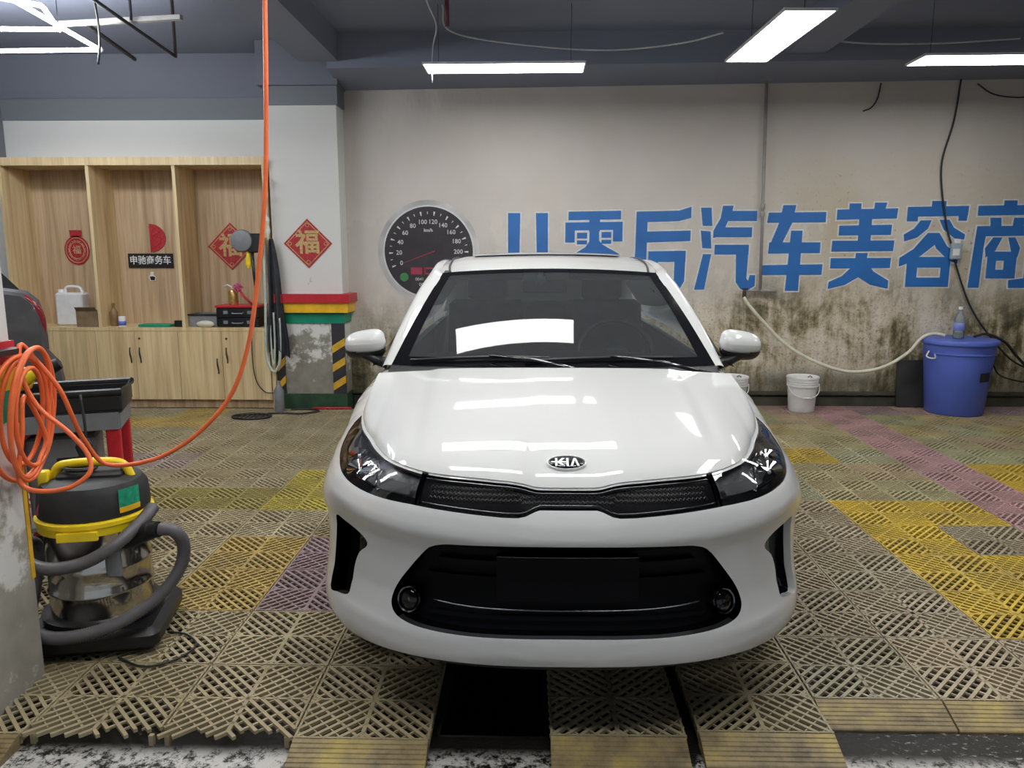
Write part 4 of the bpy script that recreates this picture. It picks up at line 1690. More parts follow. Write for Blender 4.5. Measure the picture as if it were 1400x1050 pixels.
o = MB().tube(catmull([(-2.36, 6.72, .012), (-2.22, 6.74, .012), (-2.05, 6.72, .012), (-1.93, 6.84, .012), (-2.05, 6.93, .012), (-2.2, 6.90, .012)], 8), .008, 6).build('floor_cable', 'cable', None, True)
tag(o, 'black cable lying on the grid before the pillar foot', 'cable')
o = MB().rod((-2.02, 6.97, .010), (-1.66, 6.98, .010), .010, 8).build('red_rod', 'red', None, True)
tag(o, 'thin red rod lying along the green pillar foot', 'rod')

# ================================================================== MURAL ON THE BACK WALL
def wp(u, v):
    """drawing units of the lettering layout -> metres on the wall"""
    return -0.208 + (u - 695) * 0.0068, 1.795 - (v - 292) * 0.0067


def offset_poly(p, d):
    k = len(p)
    area = sum(p[i][0] * p[(i + 1) % k][1] - p[(i + 1) % k][0] * p[i][1] for i in range(k))
    sg = 1 if area > 0 else -1
    out = []
    for i in range(k):
        a, b_, c = Vector(p[i - 1]), Vector(p[i]), Vector(p[(i + 1) % k])
        e1, e2 = (b_ - a).normalized(), (c - b_).normalized()
        n1, n2 = Vector((e1.y, -e1.x)) * sg, Vector((e2.y, -e2.x)) * sg
        m = n1 + n2
        if m.length < 1e-4:
            m = n1
        m = m.normalized()
        l = d / max(.5, m.dot(n1))
        out.append((b_.x + m.x * l, b_.y + m.y * l))
    return out


def rect(x0, y0, x1, y1):
    return [(x0, y0), (x1, y0), (x1, y1), (x0, y1)]


A = (680, 260, 360 / 1400)
B = (1030, 260, 370 / 1400)
CH = []
CH.append((A, 0, [[(57, 122), (122, 122), (118, 340), (95, 525), (20, 525), (57, 340)], [(205, 122), (268, 122), (270, 330), (310, 525), (235, 525), (210, 330)]]))
CH.append((A, 1, [[(378, 115), (655, 110), (655, 155), (378, 160)], rect(488, 150, 545, 220), [(362, 172), (665, 168), (665, 210), (362, 215)],
                  rect(362, 172, 412, 278), rect(615, 170, 665, 272), rect(424, 226, 478, 257), rect(424, 267, 478, 288), rect(554, 222, 606, 253), rect(554, 264, 606, 285),
                  [(490, 200), (540, 200), (542, 268), (562, 290), (655, 342), (412, 338), (470, 302), (490, 272)],
                  [(430, 372), (610, 372), (610, 412), (545, 520), (480, 520), (530, 412), (430, 412)]]))
CH.append((A, 2, [[(737, 115), (960, 110), (1025, 90), (1025, 148), (960, 165), (737, 172)], [(737, 115), (797, 115), (795, 360), (780, 450), (745, 530), (690, 530), (728, 420), (735, 330)],
                  [(790, 220), (1025, 215), (1025, 270), (790, 278)], [(805, 325), (1003, 322), (1003, 380), (805, 382)], rect(805, 325, 858, 525), [(945, 322), (1003, 322), (1000, 485), (978, 525), (945, 525)], rect(805, 478, 975, 525)]))
CH.append((A, 3, [[(1075, 95), (1130, 95), (1138, 190), (1088, 190)], [(1078, 215), (1130, 220), (1138, 310), (1090, 308)], [(1095, 340), (1138, 340), (1108, 530), (1055, 530)],
                  [(1190, 85), (1245, 85), (1240, 112), (1190, 240), (1145, 255), (1145, 215), (1180, 150)], [(1200, 112), (1370, 112), (1370, 165), (1205, 165)], [(1175, 198), (1348, 198), (1348, 250), (1165, 250)],
                  rect(1155, 290, 1335, 342), [(1268, 290), (1335, 290), (1330, 470), (1340, 482), (1347, 452), (1376, 452), (1376, 510), (1345, 530), (1300, 525), (1275, 490)]]))
CH.append((B, 4, [[(68, 118), (360, 115), (360, 168), (62, 170)], [(140, 80), (205, 80), (190, 170), (140, 285), (75, 325), (82, 285), (125, 165)], [(78, 270), (340, 270), (340, 325), (75, 328)],
                  [(187, 210), (245, 210), (240, 522), (172, 522)], [(50, 388), (358, 383), (355, 438), (48, 440)]]))
CH.append((B, 5, [rect(475, 72, 535, 108), [(603, 68), (665, 68), (655, 108), (600, 108)], [(415, 103), (722, 97), (718, 148), (415, 155)], rect(529, 100, 594, 300), [(430, 185), (697, 180), (695, 232), (430, 235)],
                  [(400, 262), (715, 260), (712, 315), (398, 318)], [(398, 352), (705, 350), (703, 402), (398, 405)],
                  [(525, 325), (585, 325), (580, 365), (620, 420), (700, 468), (700, 510), (610, 490), (545, 450), (480, 490), (392, 512), (395, 475), (460, 445), (510, 395), (523, 360)]]))
CH.append((B, 6, [rect(890, 60, 962, 95), [(770, 90), (1078, 85), (1075, 135), (770, 140)], rect(770, 90, 825, 163), [(1030, 85), (1078, 85), (1072, 160), (1030, 160)],
                  [(840, 158), (895, 158), (880, 200), (830, 245), (765, 265), (760, 230), (810, 200)], [(935, 155), (985, 155), (1010, 195), (1070, 230), (1068, 256), (1020, 250), (960, 205)],
                  [(882, 222), (938, 222), (930, 275), (860, 335), (800, 375), (748, 395), (748, 350), (815, 305)], [(895, 222), (940, 222), (985, 290), (1045, 335), (1045, 380), (1000, 365), (930, 300)],
                  rect(788, 350, 842, 500), rect(962, 345, 1008, 500), rect(800, 345, 1005, 400), rect(790, 452, 1005, 500)]))
CH.append((B, 7, [rect(1252, 58, 1318, 90), [(1125, 85), (1445, 80), (1445, 130), (1125, 135)], [(1190, 145), (1245, 145), (1250, 192), (1195, 192)], [(1310, 145), (1370, 145), (1360, 192), (1305, 192)],
                  [(1128, 188), (1440, 185), (1440, 236), (1128, 240)], [(1128, 188), (1180, 188), (1170, 300), (1165, 505), (1108, 505)], [(1388, 186), (1440, 186), (1440, 470), (1405, 505), (1315, 505), (1312, 465), (1388, 455)],
                  [(1215, 245), (1260, 245), (1230, 315), (1185, 348), (1178, 300)], [(1290, 245), (1325, 245), (1355, 300), (1345, 348), (1310, 315)],
                  rect(1195, 320, 1240, 456), rect(1280, 318, 1342, 456), rect(1195, 318, 1342, 364), rect(1195, 411, 1342, 456)]))
for (ox, oy, k), i, strokes in CH:
    P = [[wp(ox + x * k, oy + y * k) for x, y in st] for st in strokes]
    cx = sum(p[0] for s in P for p in s) / sum(len(s) for s in P)
    b = MB()
    for n_, st in enumerate(P):
        b.prism([(x - cx, z - 1.45) for x, z in offset_poly(st, .013)], lambda a, q: (a, -.0005, q), lambda a, q: (a, -.0015 - .00015 * n_, q))
    edge = b.build('letter_edge', 'letter_edge', wall_back, loc=(cx, YB, 1.45))
    b = MB()
    for n_, st in enumerate(P):
        b.prism([(x - cx, z - 1.45) for x, z in st], lambda a, q: (a, -.0035, q), lambda a, q: (a, -.0045 - .0002 * n_, q))
    b.build('blue_letter', 'blue_letter', wall_back, loc=(cx, YB, 1.45))

# speedometer picture
M['gauge_face'] = mat('gauge_face_print', (0.030, 0.026, 0.030), 0.5, var=0.3, scale=5)
M['gauge_ring'] = mat('gauge_ring_print', (0.50, 0.49, 0.49), 0.35, 0.3, var=0.35, scale=3)
M['gauge_red'] = mat('gauge_red_print', (0.36, 0.035, 0.075), 0.5)
g0 = (-0.955, YB, 1.445)


def disc(r, y0, y1, n=64):
    b = MB()
    b.prism([(r * math.cos(a), r * math.sin(a)) for a in np.linspace(0, 2 * PI, n + 1)[:-1]], lambda a, q: (a, y0, q), lambda a, q: (a, y1, q))
    return b


gauge = disc(.475, 0, -.003).build('gauge_picture', 'gauge_ring', wall_back, loc=g0)
disc(.43, -.003, -.004).build('gauge_inner_ring', 'letter_edge', gauge)
disc(.415, -.004, -.006).build('gauge_face', 'gauge_face', gauge)
b = MB()
for i in range(21):
    a = R(202 - 202 * i / 20)
    r0, r1, wd = (.335, .372, .0085) if i % 2 == 0 else (.345, .368, .004)
    c, s = math.cos(a), math.sin(a)
    b.prism([(r0 * c - wd * s * .4, r0 * s + wd * c * .4), (r1 * c - wd * s, r1 * s + wd * c), (r1 * c + wd * s, r1 * s - wd * c), (r0 * c + wd * s * .4, r0 * s - wd * c * .4)],
            lambda a_, q: (a_, -.006, q), lambda a_, q: (a_, -.007, q))
b.build('gauge_ticks', 'letter_edge', gauge)
for i in range(11):
    a = R(202 - 202 * i / 10)
    lettering('gauge_number', str(20 * i), .058, 'letter_edge', gauge, (.278 * math.cos(a), -.0068, .278 * math.sin(a)), bold=.0004)
lettering('gauge_unit', 'km/h', .042, 'letter_edge', gauge, (0, -.0068, .198), bold=.0008)
b = MB()
b.prism([(.06, .012), (-.24, -.102), (-.24, -.106), (.06, .004)], lambda a, q: (a, -.007, q), lambda a, q: (a, -.008, q))
b.build('gauge_needle', 'gauge_red', gauge)
b = MB()
b.prism([(-.17, -.145), (-.065, -.145), (-.065, -.21), (-.17, -.21)], lambda a, q: (a, -.007, q), lambda a, q: (a, -.008, q))
for q in (rect(-.045, -.21, .065, -.195), rect(-.045, -.16, .065, -.145), rect(-.045, -.205, -.03, -.15), rect(.05, -.205, .065, -.15)):
    b.prism(q, lambda a, c: (a, -.007, c), lambda a, c: (a, -.008, c))
b.build('gauge_red_symbols', 'gauge_red', gauge)
b = MB()
b.prism([(-.235 + .04 * math.cos(a), -.235 + .04 * math.sin(a)) for a in np.linspace(0, 2 * PI, 25)[:-1]], lambda a, c: (a, -.007, c), lambda a, c: (a, -.008, c))
b.build('gauge_green_symbol', mat('gauge_green_print', (0.05, 0.22, 0.07), 0.5), gauge)
lettering('gauge_counter', '0041', .04, 'letter_edge', gauge, (-.09, -.0068, -.255))
lettering('gauge_counter', '00', .045, 'letter_edge', gauge, (-.075, -.0068, -.305))

# ================================================================== RIGHT-HAND WALL EQUIPMENT
t = thing('water_pipe', 'grey vertical water pipe running down the mural wall', 'pipe', (2.12, 7.262, 0))
b = MB()
b.tube([(-.02, 0, 2.96), (.0, 0, 2.0), (.02, 0, 1.09)], .014, 10)
b.tube([(-.02, 0, 2.95), (.5, 0, 2.975)], .014, 10)
b.build('pipe', 'pipe_grey', t, True)
for k, z in enumerate((1.83, 1.76, 2.93)):
    MB().lathe([(.02, 0), (.022, .01), (.022, .035), (.02, .045)], (.004, 0, z), 14).build('coupling', 'pipe_grey', t, 40)
b = MB()
b.tube([(.02, 0, 1.09), (-.14, -.01, 1.085)], .014, 10)
b.tube([(.02, 0, 1.09), (.17, -.01, 1.085)], .016, 10)
b.build('branch', 'pipe_grey', t, True)
b = MB()
b.lathe([(.012, -.06), (.018, -.05), (.018, 0), (.012, .01)], (-.13, -.02, 1.08), 12)
b.box((-.13, -.03, 1.105), (.06, .012, .012))
b.build('tap', 'dark_iron', t, 40)
o = MB().tube(catmull([(1.985, 7.235, 1.03), (2.02, 7.22, .97), (2.16, 7.2, .81), (2.37, 7.16, .60), (2.62, 7.1, .45), (2.92, 7.05, .36), (3.2, 7.02, .40), (3.42, 7.02, .53), (3.53, 7.02, .66), (3.60, 7.02, .705), (3.67, 7.02, .712), (3.74, 7.0, .700)], 8), .0155, 10).build('water_hose', 'pale_hose', None, True)
tag(o, 'cream water hose sagging from the wall tap to the blue barrel', 'hose')
o = MB().tube(catmull([(3.82, 7.28, 2.96), (3.79, 7.28, 2.6), (3.715, 7.28, 2.2), (3.80, 7.28, 1.72), (3.86, 7.27, 1.52), (3.94, 7.27, 1.28), (4.10, 7.27, .93), (4.30, 7.26, .66), (4.55, 7.25, .42), (4.9, 7.25, .30)], 8), .0085, 8).build('power_cable', 'cable', None, True)
tag(o, 'black cable hanging down the mural wall through the adapter', 'cable')
t = thing('power_adapter', 'pale blue plastic adapter hanging on the black wall cable', 'adapter', (3.90, 7.25, 1.45))
MB().rbox((0, 0, 0), (.095, .05, .15), .016).build('case', mat('pale_blue_case', (0.33, 0.40, 0.45), 0.35), t, 40)
MB().rbox((0, 0, .09), (.055, .04, .04), .010).build('cap', 'white_metal', t, 40)
MB().rbox((-.01, -.027, -.01), (.06, .006, .06), .003).build('label_patch', 'white_bucket', t)
o = MB().tube(catmull([(3.12, 7.285, 2.93), (3.10, 7.285, 2.8), (3.05, 7.285, 2.72), (2.98, 7.285, 2.69)], 6), .006, 6).build('short_wire', 'cable', None, True)
tag(o, 'short loose wire end at the top of the mural wall', 'wire')
o = MB().tube(catmull([(3.97, 7.285, 2.92), (4.12, 7.285, 2.83), (4.35, 7.285, 2.80), (4.6, 7.285, 2.83)], 6), .006, 6).build('slack_wire', 'cable', None, True)
tag(o, 'slack dark wire at the wall top near right edge', 'wire')

t = thing('blue_barrel', 'large blue plastic barrel with lid standing at the mural wall', 'barrel', (3.865, 6.98, 0))
t.scale = (.95, .95, .95)
MB().lathe([(.0, .0), (.235, .0), (.25, .015), (.297, .55), (.300, .58), (.303, .60), (.306, .68), (.0, .68)], (0, 0, 0), 40).build('barrel_body', 'blue_barrel', t, 40)
MB().lathe([(.304, .572), (.311, .578), (.311, .588), (.304, .592)], (0, 0, 0), 40).build('band', 'blue_barrel', t, 40)
MB().lathe([(.310, .665), (.328, .668), (.332, .69), (.325, .706), (.30, .714), (.27, .708), (.0, .716)], (0, 0, 0), 40).build('lid', 'blue_barrel', t, 40)
b = MB()
b.tube(catmull([(-.308, -.06, .60), (-.335, -.07, .555), (-.31, -.09, .535), (-.275, -.115, .54), (-.285, -.12, .58)], 6), .007, 8)
b.build('handle', 'white_bucket', t, True)
b = MB()
b.grid(lambda u, v: Vector((.282 * math.sin(R(12 + 26 * u)) * (1 + .02 * v), -.289 * math.cos(R(12 + 26 * u)) * (1 + .02 * v), .335 + .085 * v)), 8, 2)
b.build('sticker', 'dark_iron', t, True)
t = thing('water_bottle', 'clear water bottle with blue label on the barrel lid', 'bottle', (3.83, 6.95, .681))
MB().lathe([(.0, 0), (.043, 0), (.047, .01), (.046, .03), (.044, .04), (.046, .05), (.044, .06), (.046, .07), (.046, .14), (.044, .15), (.046, .16), (.044, .185), (.016, .245), (.014, .25), (.014, .262)], (0, 0, 0), 24).build('bottle_body', 'clear_plastic', t, 40)
MB().lathe([(.0465, .072), (.0475, .073), (.0475, .138), (.0465, .139)], (0, 0, 0), 24).build('wrap_label', 'pale_blue', t, True)
MB().lathe([(.0, .262), (.018, .258), (.018, .282), (.0, .283)], (0, 0, 0), 18).build('cap', 'white_metal', t, 40)
MB().lathe([(.0, .002), (.041, .002), (.042, .05), (.0, .051)], (0, 0, 0), 20).build('green_liquid', mat('green_liquid', (0.03, 0.20, 0.07), 0.2), t, 40)
o = MB().tube(catmull([(3.98, 6.97, .694), (4.10, 6.98, .715), (4.28, 7.0, .64), (4.45, 7.08, .50), (4.7, 7.12, .30), (5.0, 7.1, .2)], 8), .0125, 8).build('dark_hose', 'cable', None, True)
tag(o, 'black hose from the barrel lid towards the right edge', 'hose')
o = MB().tube(catmull([(4.225, 7.06, .52), (4.27, 7.12, .42), (4.4, 7.2, .30), (4.65, 7.2, .24), (5.0, 7.2, .22)], 8), .007, 8).build('lower_cable', 'cable', None, True)
tag(o, 'thin black cable low on the wall right of the barrel', 'cable')

o = MB().box((0, 0, .22), (.27, .018, .44), rot=Matrix.Rotation(R(-6), 3, 'X')).build('dark_board', mat('dark_wet_board', (0.035, 0.035, 0.032), 0.5, var=0.4, scale=6), None, loc=(3.58, 7.215, .005))
tag(o, 'dark grey board leaning on the wall left of the barrel', 'board')


def bucket(x, y, label):
    t = thing('white_bucket', label, 'bucket', (x, y, 0), 0, 'white buckets at the mural wall')
    t.scale = (.94, .94, .94)
    MB().lathe([(.0, .0), (.118, .0), (.122, .008), (.138, .245), (.148, .248), (.148, .262), (.140, .266), (.146, .27), (.147, .285), (.141, .29), (.148, .295), (.150, .335), (.146, .345), (.140, .340), (.138, .30), (.115, .02), (.0, .015)], (0, 0, 0), 32).build('bucket_body', 'white_bucket', t, 35)
    MB().lathe([(.0, .335), (.13, .338), (.152, .342), (.154, .328), (.150, .326)], (0, 0, 0), 32).build('lid', 'white_bucket', t, 35)
    b = MB()
    b.tube([(.150 * math.cos(a), -.03 - .125 * math.sin(a) * .95, .27 - .125 * math.sin(a) ** .8) for a in np.linspace(0, PI, 25)], .004, 6)
    b.build('wire_handle', 'white_metal', t, True)
    MB().rod((-.035, -.15, .148), (.035, -.15, .148), .009, 10).build('handle_grip', 'white_bucket', t, True)
    MB().tube([(.02, -.08, .343), (.04, -.08, .358), (.06, -.08, .343)], .007, 6).build('lid_tab', 'grey_plastic', t, True)
    return t


bucket(2.50, 7.02, 'white lidded bucket standing alone between car and blue barrel')
bucket(1.86, 7.02, 'white lidded bucket half hidden behind the white car')

# ================================================================== CEILING LIGHTS
def panel(x, y, rz, label, z=2.80, ln=1.18, wd=.29):
    t = thing('panel_light', label, 'ceiling light', (x, y, z), rz, 'flat ceiling light panels')
    MB().box((0, 0, 0), (ln, wd, .008)).build('diffuser', 'lamp', t)
    b = MB()
    for sy in (-1, 1):
        b.box((0, sy * (wd / 2 + .005), .002), (ln + .02, .010, .016))
    for sx in (-1, 1):
        b.box((sx * (ln / 2 + .005), 0, .002), (.010, wd, .016))
    b.box((0, 0, .009), (ln, wd, .006))
    b.build('frame', 'white_metal', t)
    for sx in (-1, 1):
        MB().rod((sx * ln * .42, 0, .02), (sx * ln * .42, 0, ZC - z), .002, 5).build('suspension_wire', 'dark_iron', t)
    return t


panel(-.20, 6.07, R(-.6), 'horizontal light panel above the speedometer picture')
panel(1.575, 5.32, R(92), 'slanting light panel left of the one at the right edge')
panel(3.36, 5.90, R(-1), 'light panel cut off by the right edge of the picture')
for x, y, rz, lab in ((-.22, 3.92, 0, 'first light panel overhead, out of frame above the car'), (-.22, 2.55, 0, 'second light panel overhead, out of frame above the car nose'),
                      (1.75, 2.95, R(90), 'out-of-frame light panel right of the car'), (3.4, 3.6, 0, 'out-of-frame light panel far right of the car'),
                      (-2.45, 3.0, 0, 'out-of-frame light panel above the vacuum'), (-3.4, 4.15, 0, 'added unseen fill panel above the grey car'), (-.85, 1.2, 0, 'added unseen fill panel above the camera'), (1.0, 1.2, 0, 'added unseen fill panel right of the camera')):  # grey-car and camera panels are added to brighten left wall and bumper
    panel(x, y, rz, lab)

t = thing('tube_light', 'thin white light tubes joined in an angular frame at upper left', 'ceiling light', (-3.1, 5.3, 2.85))
to = Vector((-3.1, 5.3, 2.85))
for a, c in (((-4.6, 5.72, 2.85), (-3.01, 5.61, 2.83)), ((-3.01, 5.61, 2.83), (-2.90, 4.45, 2.83)), ((-4.4, 5.31, 2.90), (-3.15, 5.37, 2.90)), ((-3.15, 5.37, 2.90), (-2.95, 4.88, 2.90)), ((-2.95, 4.88, 2.90), (-3.3, 4.55, 2.90))):
    MB().rod(Vector(a) - to, Vector(c) - to, .013, 10).build('tube', 'tube', t, True)
for c in ((-3.01, 5.61, 2.83), (-3.15, 5.37, 2.90), (-2.95, 4.88, 2.90)):
    MB().sphere(Vector(c) - to, (.022, .022, .020), 12, 8).build('joint', 'white_metal', t, True)
for c in ((-3.01, 5.61, 2.83), (-3.15, 5.37, 2.9)):
    MB().rod(Vector(c) - to, Vector((c[0], c[1], ZC)) - to, .003, 5).build('suspension_wire', 'dark_iron', t)
t = thing('hanging_strut', 'dark iron hanging struts beside the light tubes at upper left', 'strut frame', (-2.7, 5.6, 2.95))
to = Vector((-2.7, 5.6, 2.95))
for nm, a, c, r in (('strut', (-2.77, 5.0, 3.02), (-2.75, 6.22, 2.93), .012), ('strut', (-2.30, 5.2, 3.24), (-2.75, 6.22, 2.93), .012), ('strut', (-3.13, 5.65, 3.02), (-3.21, 6.5, 2.98), .016),
                    ('hanger', (-2.72, 5.5, 2.99), (-2.72, 5.5, 3.25), .010), ('hanger', (-2.75, 6.22, 2.93), (-2.75, 6.22, 3.25), .010)):
    MB().rod(Vector(a) - to, Vector(c) - to, r, 8).build(nm, 'dark_iron', t)
MB().box((-.15, -.02, .06), (.95, .04, .03), R(-8)).build('crossbar', 'pipe_grey', t)
o = MB().tube(catmull([(-2.75, 5.0, 3.24), (-2.85, 5.3, 3.0), (-2.95, 5.5, 2.85), (-3.0, 5.55, 2.72)], 6), .008, 6).build('dangling_wire', 'cable', None, True)
tag(o, 'black wire dangling in front of the light tube corner', 'wire')
o = MB().tube(catmull([(-.66, 6.05, 3.24), (-.62, 6.3, 3.12), (-.1, 6.6, 3.10), (.62, 6.74, 3.085), (1.2, 6.6, 3.10), (1.50, 6.42, 3.13)], 8), .007, 6).build('ceiling_cable', 'white_cable', None, True)
tag(o, 'white cable sagging across the dark ceiling above the light', 'cable')
o = MB().tube(catmull([(2.0, 6.3, 3.12), (2.2, 6.45, 3.10), (2.7, 6.6, 3.09), (3.3, 6.65, 3.10), (3.9, 6.6, 3.12)], 8), .007, 6).build('ceiling_cable', 'white_cable', None, True)
tag(o, 'white cable across the ceiling towards the right edge', 'cable')
o = MB().tube(catmull([(-.72, 5.4, 3.24), (-.73, 5.7, 3.16), (-.70, 6.0, 3.08), (-.74, 6.1, 2.95), (-.76, 6.18, 2.72)], 6), .005, 6).build('lamp_cord', 'white_cable', None, True)
tag(o, 'thin white cord hanging at the left end of the light panel', 'cord')
o = MB().rod((-.60, 5.8, 3.02), (-.60, 5.8, 3.25), .016, 8).build('red_hanger_rod', mat('maroon_rod', (0.12, 0.03, 0.04), 0.5), None, True)
tag(o, 'short maroon rod on the ceiling above the light panel', 'rod')

# ================================================================== ORANGE HOSE
pts = []
cy, cz = 2.36, .915
for k in range(5 * 14):
    a = 2 * PI * k / 14
    n = k / 14
    ry = .110 + .02 * math.sin(n * 2.1)
    rz_ = .185 + .03 * math.sin(n * 1.7 + 1)
    pts.append((-1.600 + .025 * math.sin(n * 3.1) + .02 * math.sin(a), cy + ry * math.cos(a) + .02 * math.sin(n * 5), cz + rz_ * math.sin(a)))
pts += [(-1.59, 2.34, .98), (-1.59, 2.31, .86), (-1.60, 2.29, .74), (-1.59, 2.30, .695), (-1.53, 2.31, .680), (-1.46, 2.33, .69), (-1.415, 2.36, .73), (-1.43, 2.38, .785),
        (-1.48, 2.37, .86), (-1.56, 2.36, .94), (-1.59, 2.34, 1.04), (-1.60, 2.36, 1.14), (-1.59, 2.41, 1.09), (-1.54, 2.44, .99), (-1.53, 2.48, .89), (-1.53, 2.53, .80)]
pts += [(-1.50, 2.60, .69), (-1.35, 2.60, .70), (-1.22, 2.60, .76), (-1.10, 2.60, .86), (-1.02, 2.60, .97), (-.965, 2.60, 1.12), (-.93, 2.60, 1.29), (-.89, 2.60, 1.55), (-.87, 2.60, 1.77), (-.85, 2.60, 2.22), (-.84, 2.6, 2.7), (-.84, 2.6, 3.24)]
o = MB().tube(catmull(pts, 5), .0076, 10).build('air_hose', 'orange_hose', None, True)
tag(o, 'orange air hose coiled on the near pillar and rising to the ceiling', 'hose')

# ================================================================== VACUUM CLEANER
vac = thing('shop_vacuum', 'steel drum shop vacuum with black head and yellow handle beside near pillar', 'vacuum cleaner', (-1.605, 2.69, 0), R(12))
M['vac_steel'] = steel_mat('dented_drum_steel', (0.52, 0.50, 0.46), 0.14)
b = MB()
b.rbox((0, 0, .055), (.47, .42, .085), .12, 6)
b.lathe([(.17, .09), (.20, .10), (.205, .125), (.18, .13)], (0, 0, 0), 32)
b.build('base', 'black', vac, 40)
for sx in (-1, 1):
    for sy in (-1, 1):
        MB().lathe([(.012, 0), (.022, .002), (.022, .02), (.012, .022)], (sx * .17, sy * .14, 0), 14).build('caster', 'black_soft', vac, 40)
MB().lathe([(.0, .10), (.172, .10), (.178, .115), (.173, .13), (.173, .205), (.179, .213), (.179, .222), (.173, .23), (.173, .295), (.179, .303), (.179, .312), (.173, .32), (.173, .44), (.178, .45), (.0, .45)], (0, 0, 0), 48).build('drum', 'vac_steel', vac, 40)
b = MB()
b.lathe([(.180, .445), (.190, .447), (.192, .475), (.197, .478), (.197, .492), (.185, .498), (.170, .499)], (0, 0, 0), 44)
b.box((0, -.194, .455), (.13, .016, .03))
b.build('yellow_collar', 'vac_yellow', vac, 40)
b = MB()
b.lathe([(.168, .495), (.186, .50), (.188, .52), (.182, .585), (.165, .612), (.12, .622), (.0, .625)], (0, 0, 0), 44)
b.build('motor_head', 'black_soft', vac, 40)
b = MB()
b.rbox((0, 0, .625), (.22, .10, .03), .02)
b.tube([(-.03 + .05 * math.cos(a), -.02 + .03 * math.sin(a), .655) for a in np.linspace(0, 2 * PI, 17)[:-1]], .008, 6, True)
b.build('handle_well', 'black_soft', vac, 40)
b = MB()
b.tube(catmull([(-.135, 0, .60), (-.115, 0, .655), (-.08, 0, .668), (.0, 0, .672), (.08, 0, .668), (.115, 0, .65), (.135, 0, .60)], 6), .016, 10)
b.rbox((-.15, -.03, .625), (.035, .04, .06), .008)
b.build('carry_handle', 'vac_yellow', vac, True)
b = MB()
b.grid(lambda u, v: Vector((.1885 * math.cos(R(-48 + 26 * u)), .1885 * math.sin(R(-48 + 26 * u)), .515 + .085 * v - .0 * u)) * 1.0, 8, 3)
b.build('green_sticker', mat('green_print', (0.02, 0.30, 0.17), 0.4, var=0.3, scale=60), vac, True)
b = MB()
b.grid(lambda u, v: Vector((.190 * math.cos(R(-48 + 26 * u)), .190 * math.sin(R(-48 + 26 * u)), .515 + .02 * v)), 8, 1)
b.build('orange_sticker', 'yellow', vac, True)
b = MB()
b.prism([(0, 0), (.03, 0), (.024, .05)], lambda a, q: (-.162 + a, -.104 - a * .5, .515 + q), lambda a, q: (-.164 + a, -.107 - a * .5, .515 + q))
b.build('pink_tag', mat('pink_print', (0.45, 0.08, 0.20), 0.5), vac)
b = MB()
b.rod((.13, -.10, .40), (.235, -.16, .455), .033, 16)
b.rod((.215, -.148, .443), (.26, -.175, .46), .028, 16)
b.build('hose_inlet', 'black', vac, 40)
b = MB()
b.rbox((.10, -.165, .34), (.05, .02, .10), .008)
b.build('drum_latch', 'grey_plastic', vac, 40)


def ribbed(path, r, parent, name):
    P = catmull(path, 14)
    # resample evenly and alternate the radius for the ribs
    L_ = [0]
    for i in range(1, len(P)):
        L_.append(L_[-1] + (P[i] - P[i - 1]).length)
    n = int(L_[-1] / .0042)
    out, rad = [], []
    for i in range(n + 1):
        d = L_[-1] * i / n
        k = int(np.searchsorted(L_, d)) or 1
        k = min(k, len(P) - 1)
        f_ = (d - L_[k - 1]) / max(1e-9, L_[k] - L_[k - 1])
        out.append(P[k - 1].lerp(P[k], f_))
        rad.append(r if i % 2 else r * .85)
    b = MB()
    b.tube(out, rad, 14)
    return b.build(name, 'hose_grey', parent, True)


ribbed([(.26, -.175, .460), (.31, -.18, .452), (.335, -.16, .39), (.315, -.16, .30), (.24, -.19, .21), (.12, -.235, .145), (-.02, -.25, .115), (-.13, -.225, .115), (-.20, -.15, .14), (-.215, -.04, .22), (-.215, .02, .34), (-.215, -.05, .395),
        (-.20, -.15, .375), (-.10, -.215, .355), (.02, -.225, .37), (.12, -.205, .42), (.19, -.13, .475), (.215, -.06, .505)], .0235, vac, 'vacuum_hose')
o = MB().tube(catmull([(-1.46, 2.50, .008), (-1.34, 2.44, .008), (-1.25, 2.49, .008), (-1.22, 2.59, .008), (-1.29, 2.67, .008), (-1.37, 2.69, .008)], 8), .004, 6).build('vacuum_cord', 'cable', None, True)
tag(o, 'thin black cord curled on the grid beside the vacuum base', 'cord')

# ================================================================== TOOL CART AND SPRAY GUN
cart = thing('tool_cart', 'black and grey tool cart with red posts behind the vacuum', 'cart', (-2.20, 3.55, 0), R(20))
b = MB()
for c, s in (((0, 0, .70), (.50, .34, .018)), ((0, -.165, .745), (.50, .018, .08)), ((0, .165, .745), (.50, .018, .08)), ((-.245, 0, .745), (.018, .34, .08)), ((.245, 0, .745), (.018, .34, .08))):
    b.rbox(c, s, .006)
b.tube([(-.25, -.17, .785), (.25, -.17, .79), (.255, .17, .79), (-.25, .17, .785)], .018, 8, True)
b.build('top_tray', 'black', cart, 40)
b = MB()
b.box((0, -.17, .655), (.47, .012, .08))
b.box((0, .17, .655), (.47, .012, .08))
b.box((.235, 0, .655), (.012, .33, .08))
b.box((-.235, 0, .655), (.012, .33, .08))
b.build('apron_band', 'grey_plastic', cart)
for sx in (-1, 1):
    for sy in (-1, 1):
        MB().rbox((sx * .205, sy * .145, .345), (.062, .045, .62), .010).build('post', 'red', cart, 40)
        MB().lathe([(.035, -.013), (.037, 0), (.035, .013)], (sx * .205, sy * .145, .037), 20, Matrix.Rotation(PI / 2, 3, 'X')).build('caster', 'black_soft', cart, 40)
b = MB()
b.rbox((0, 0, .16), (.48, .32, .03), .010)
b.build('lower_shelf', 'grey_plastic', cart, 40)
b = MB()
b.rbox((-.03, 0, .38), (.30, .20, .40), .02)
b.build('storage_box', 'grey_plastic', cart, 40)
b = MB()
b.rbox((.02, -.102, .42), (.14, .012, .12), .005)
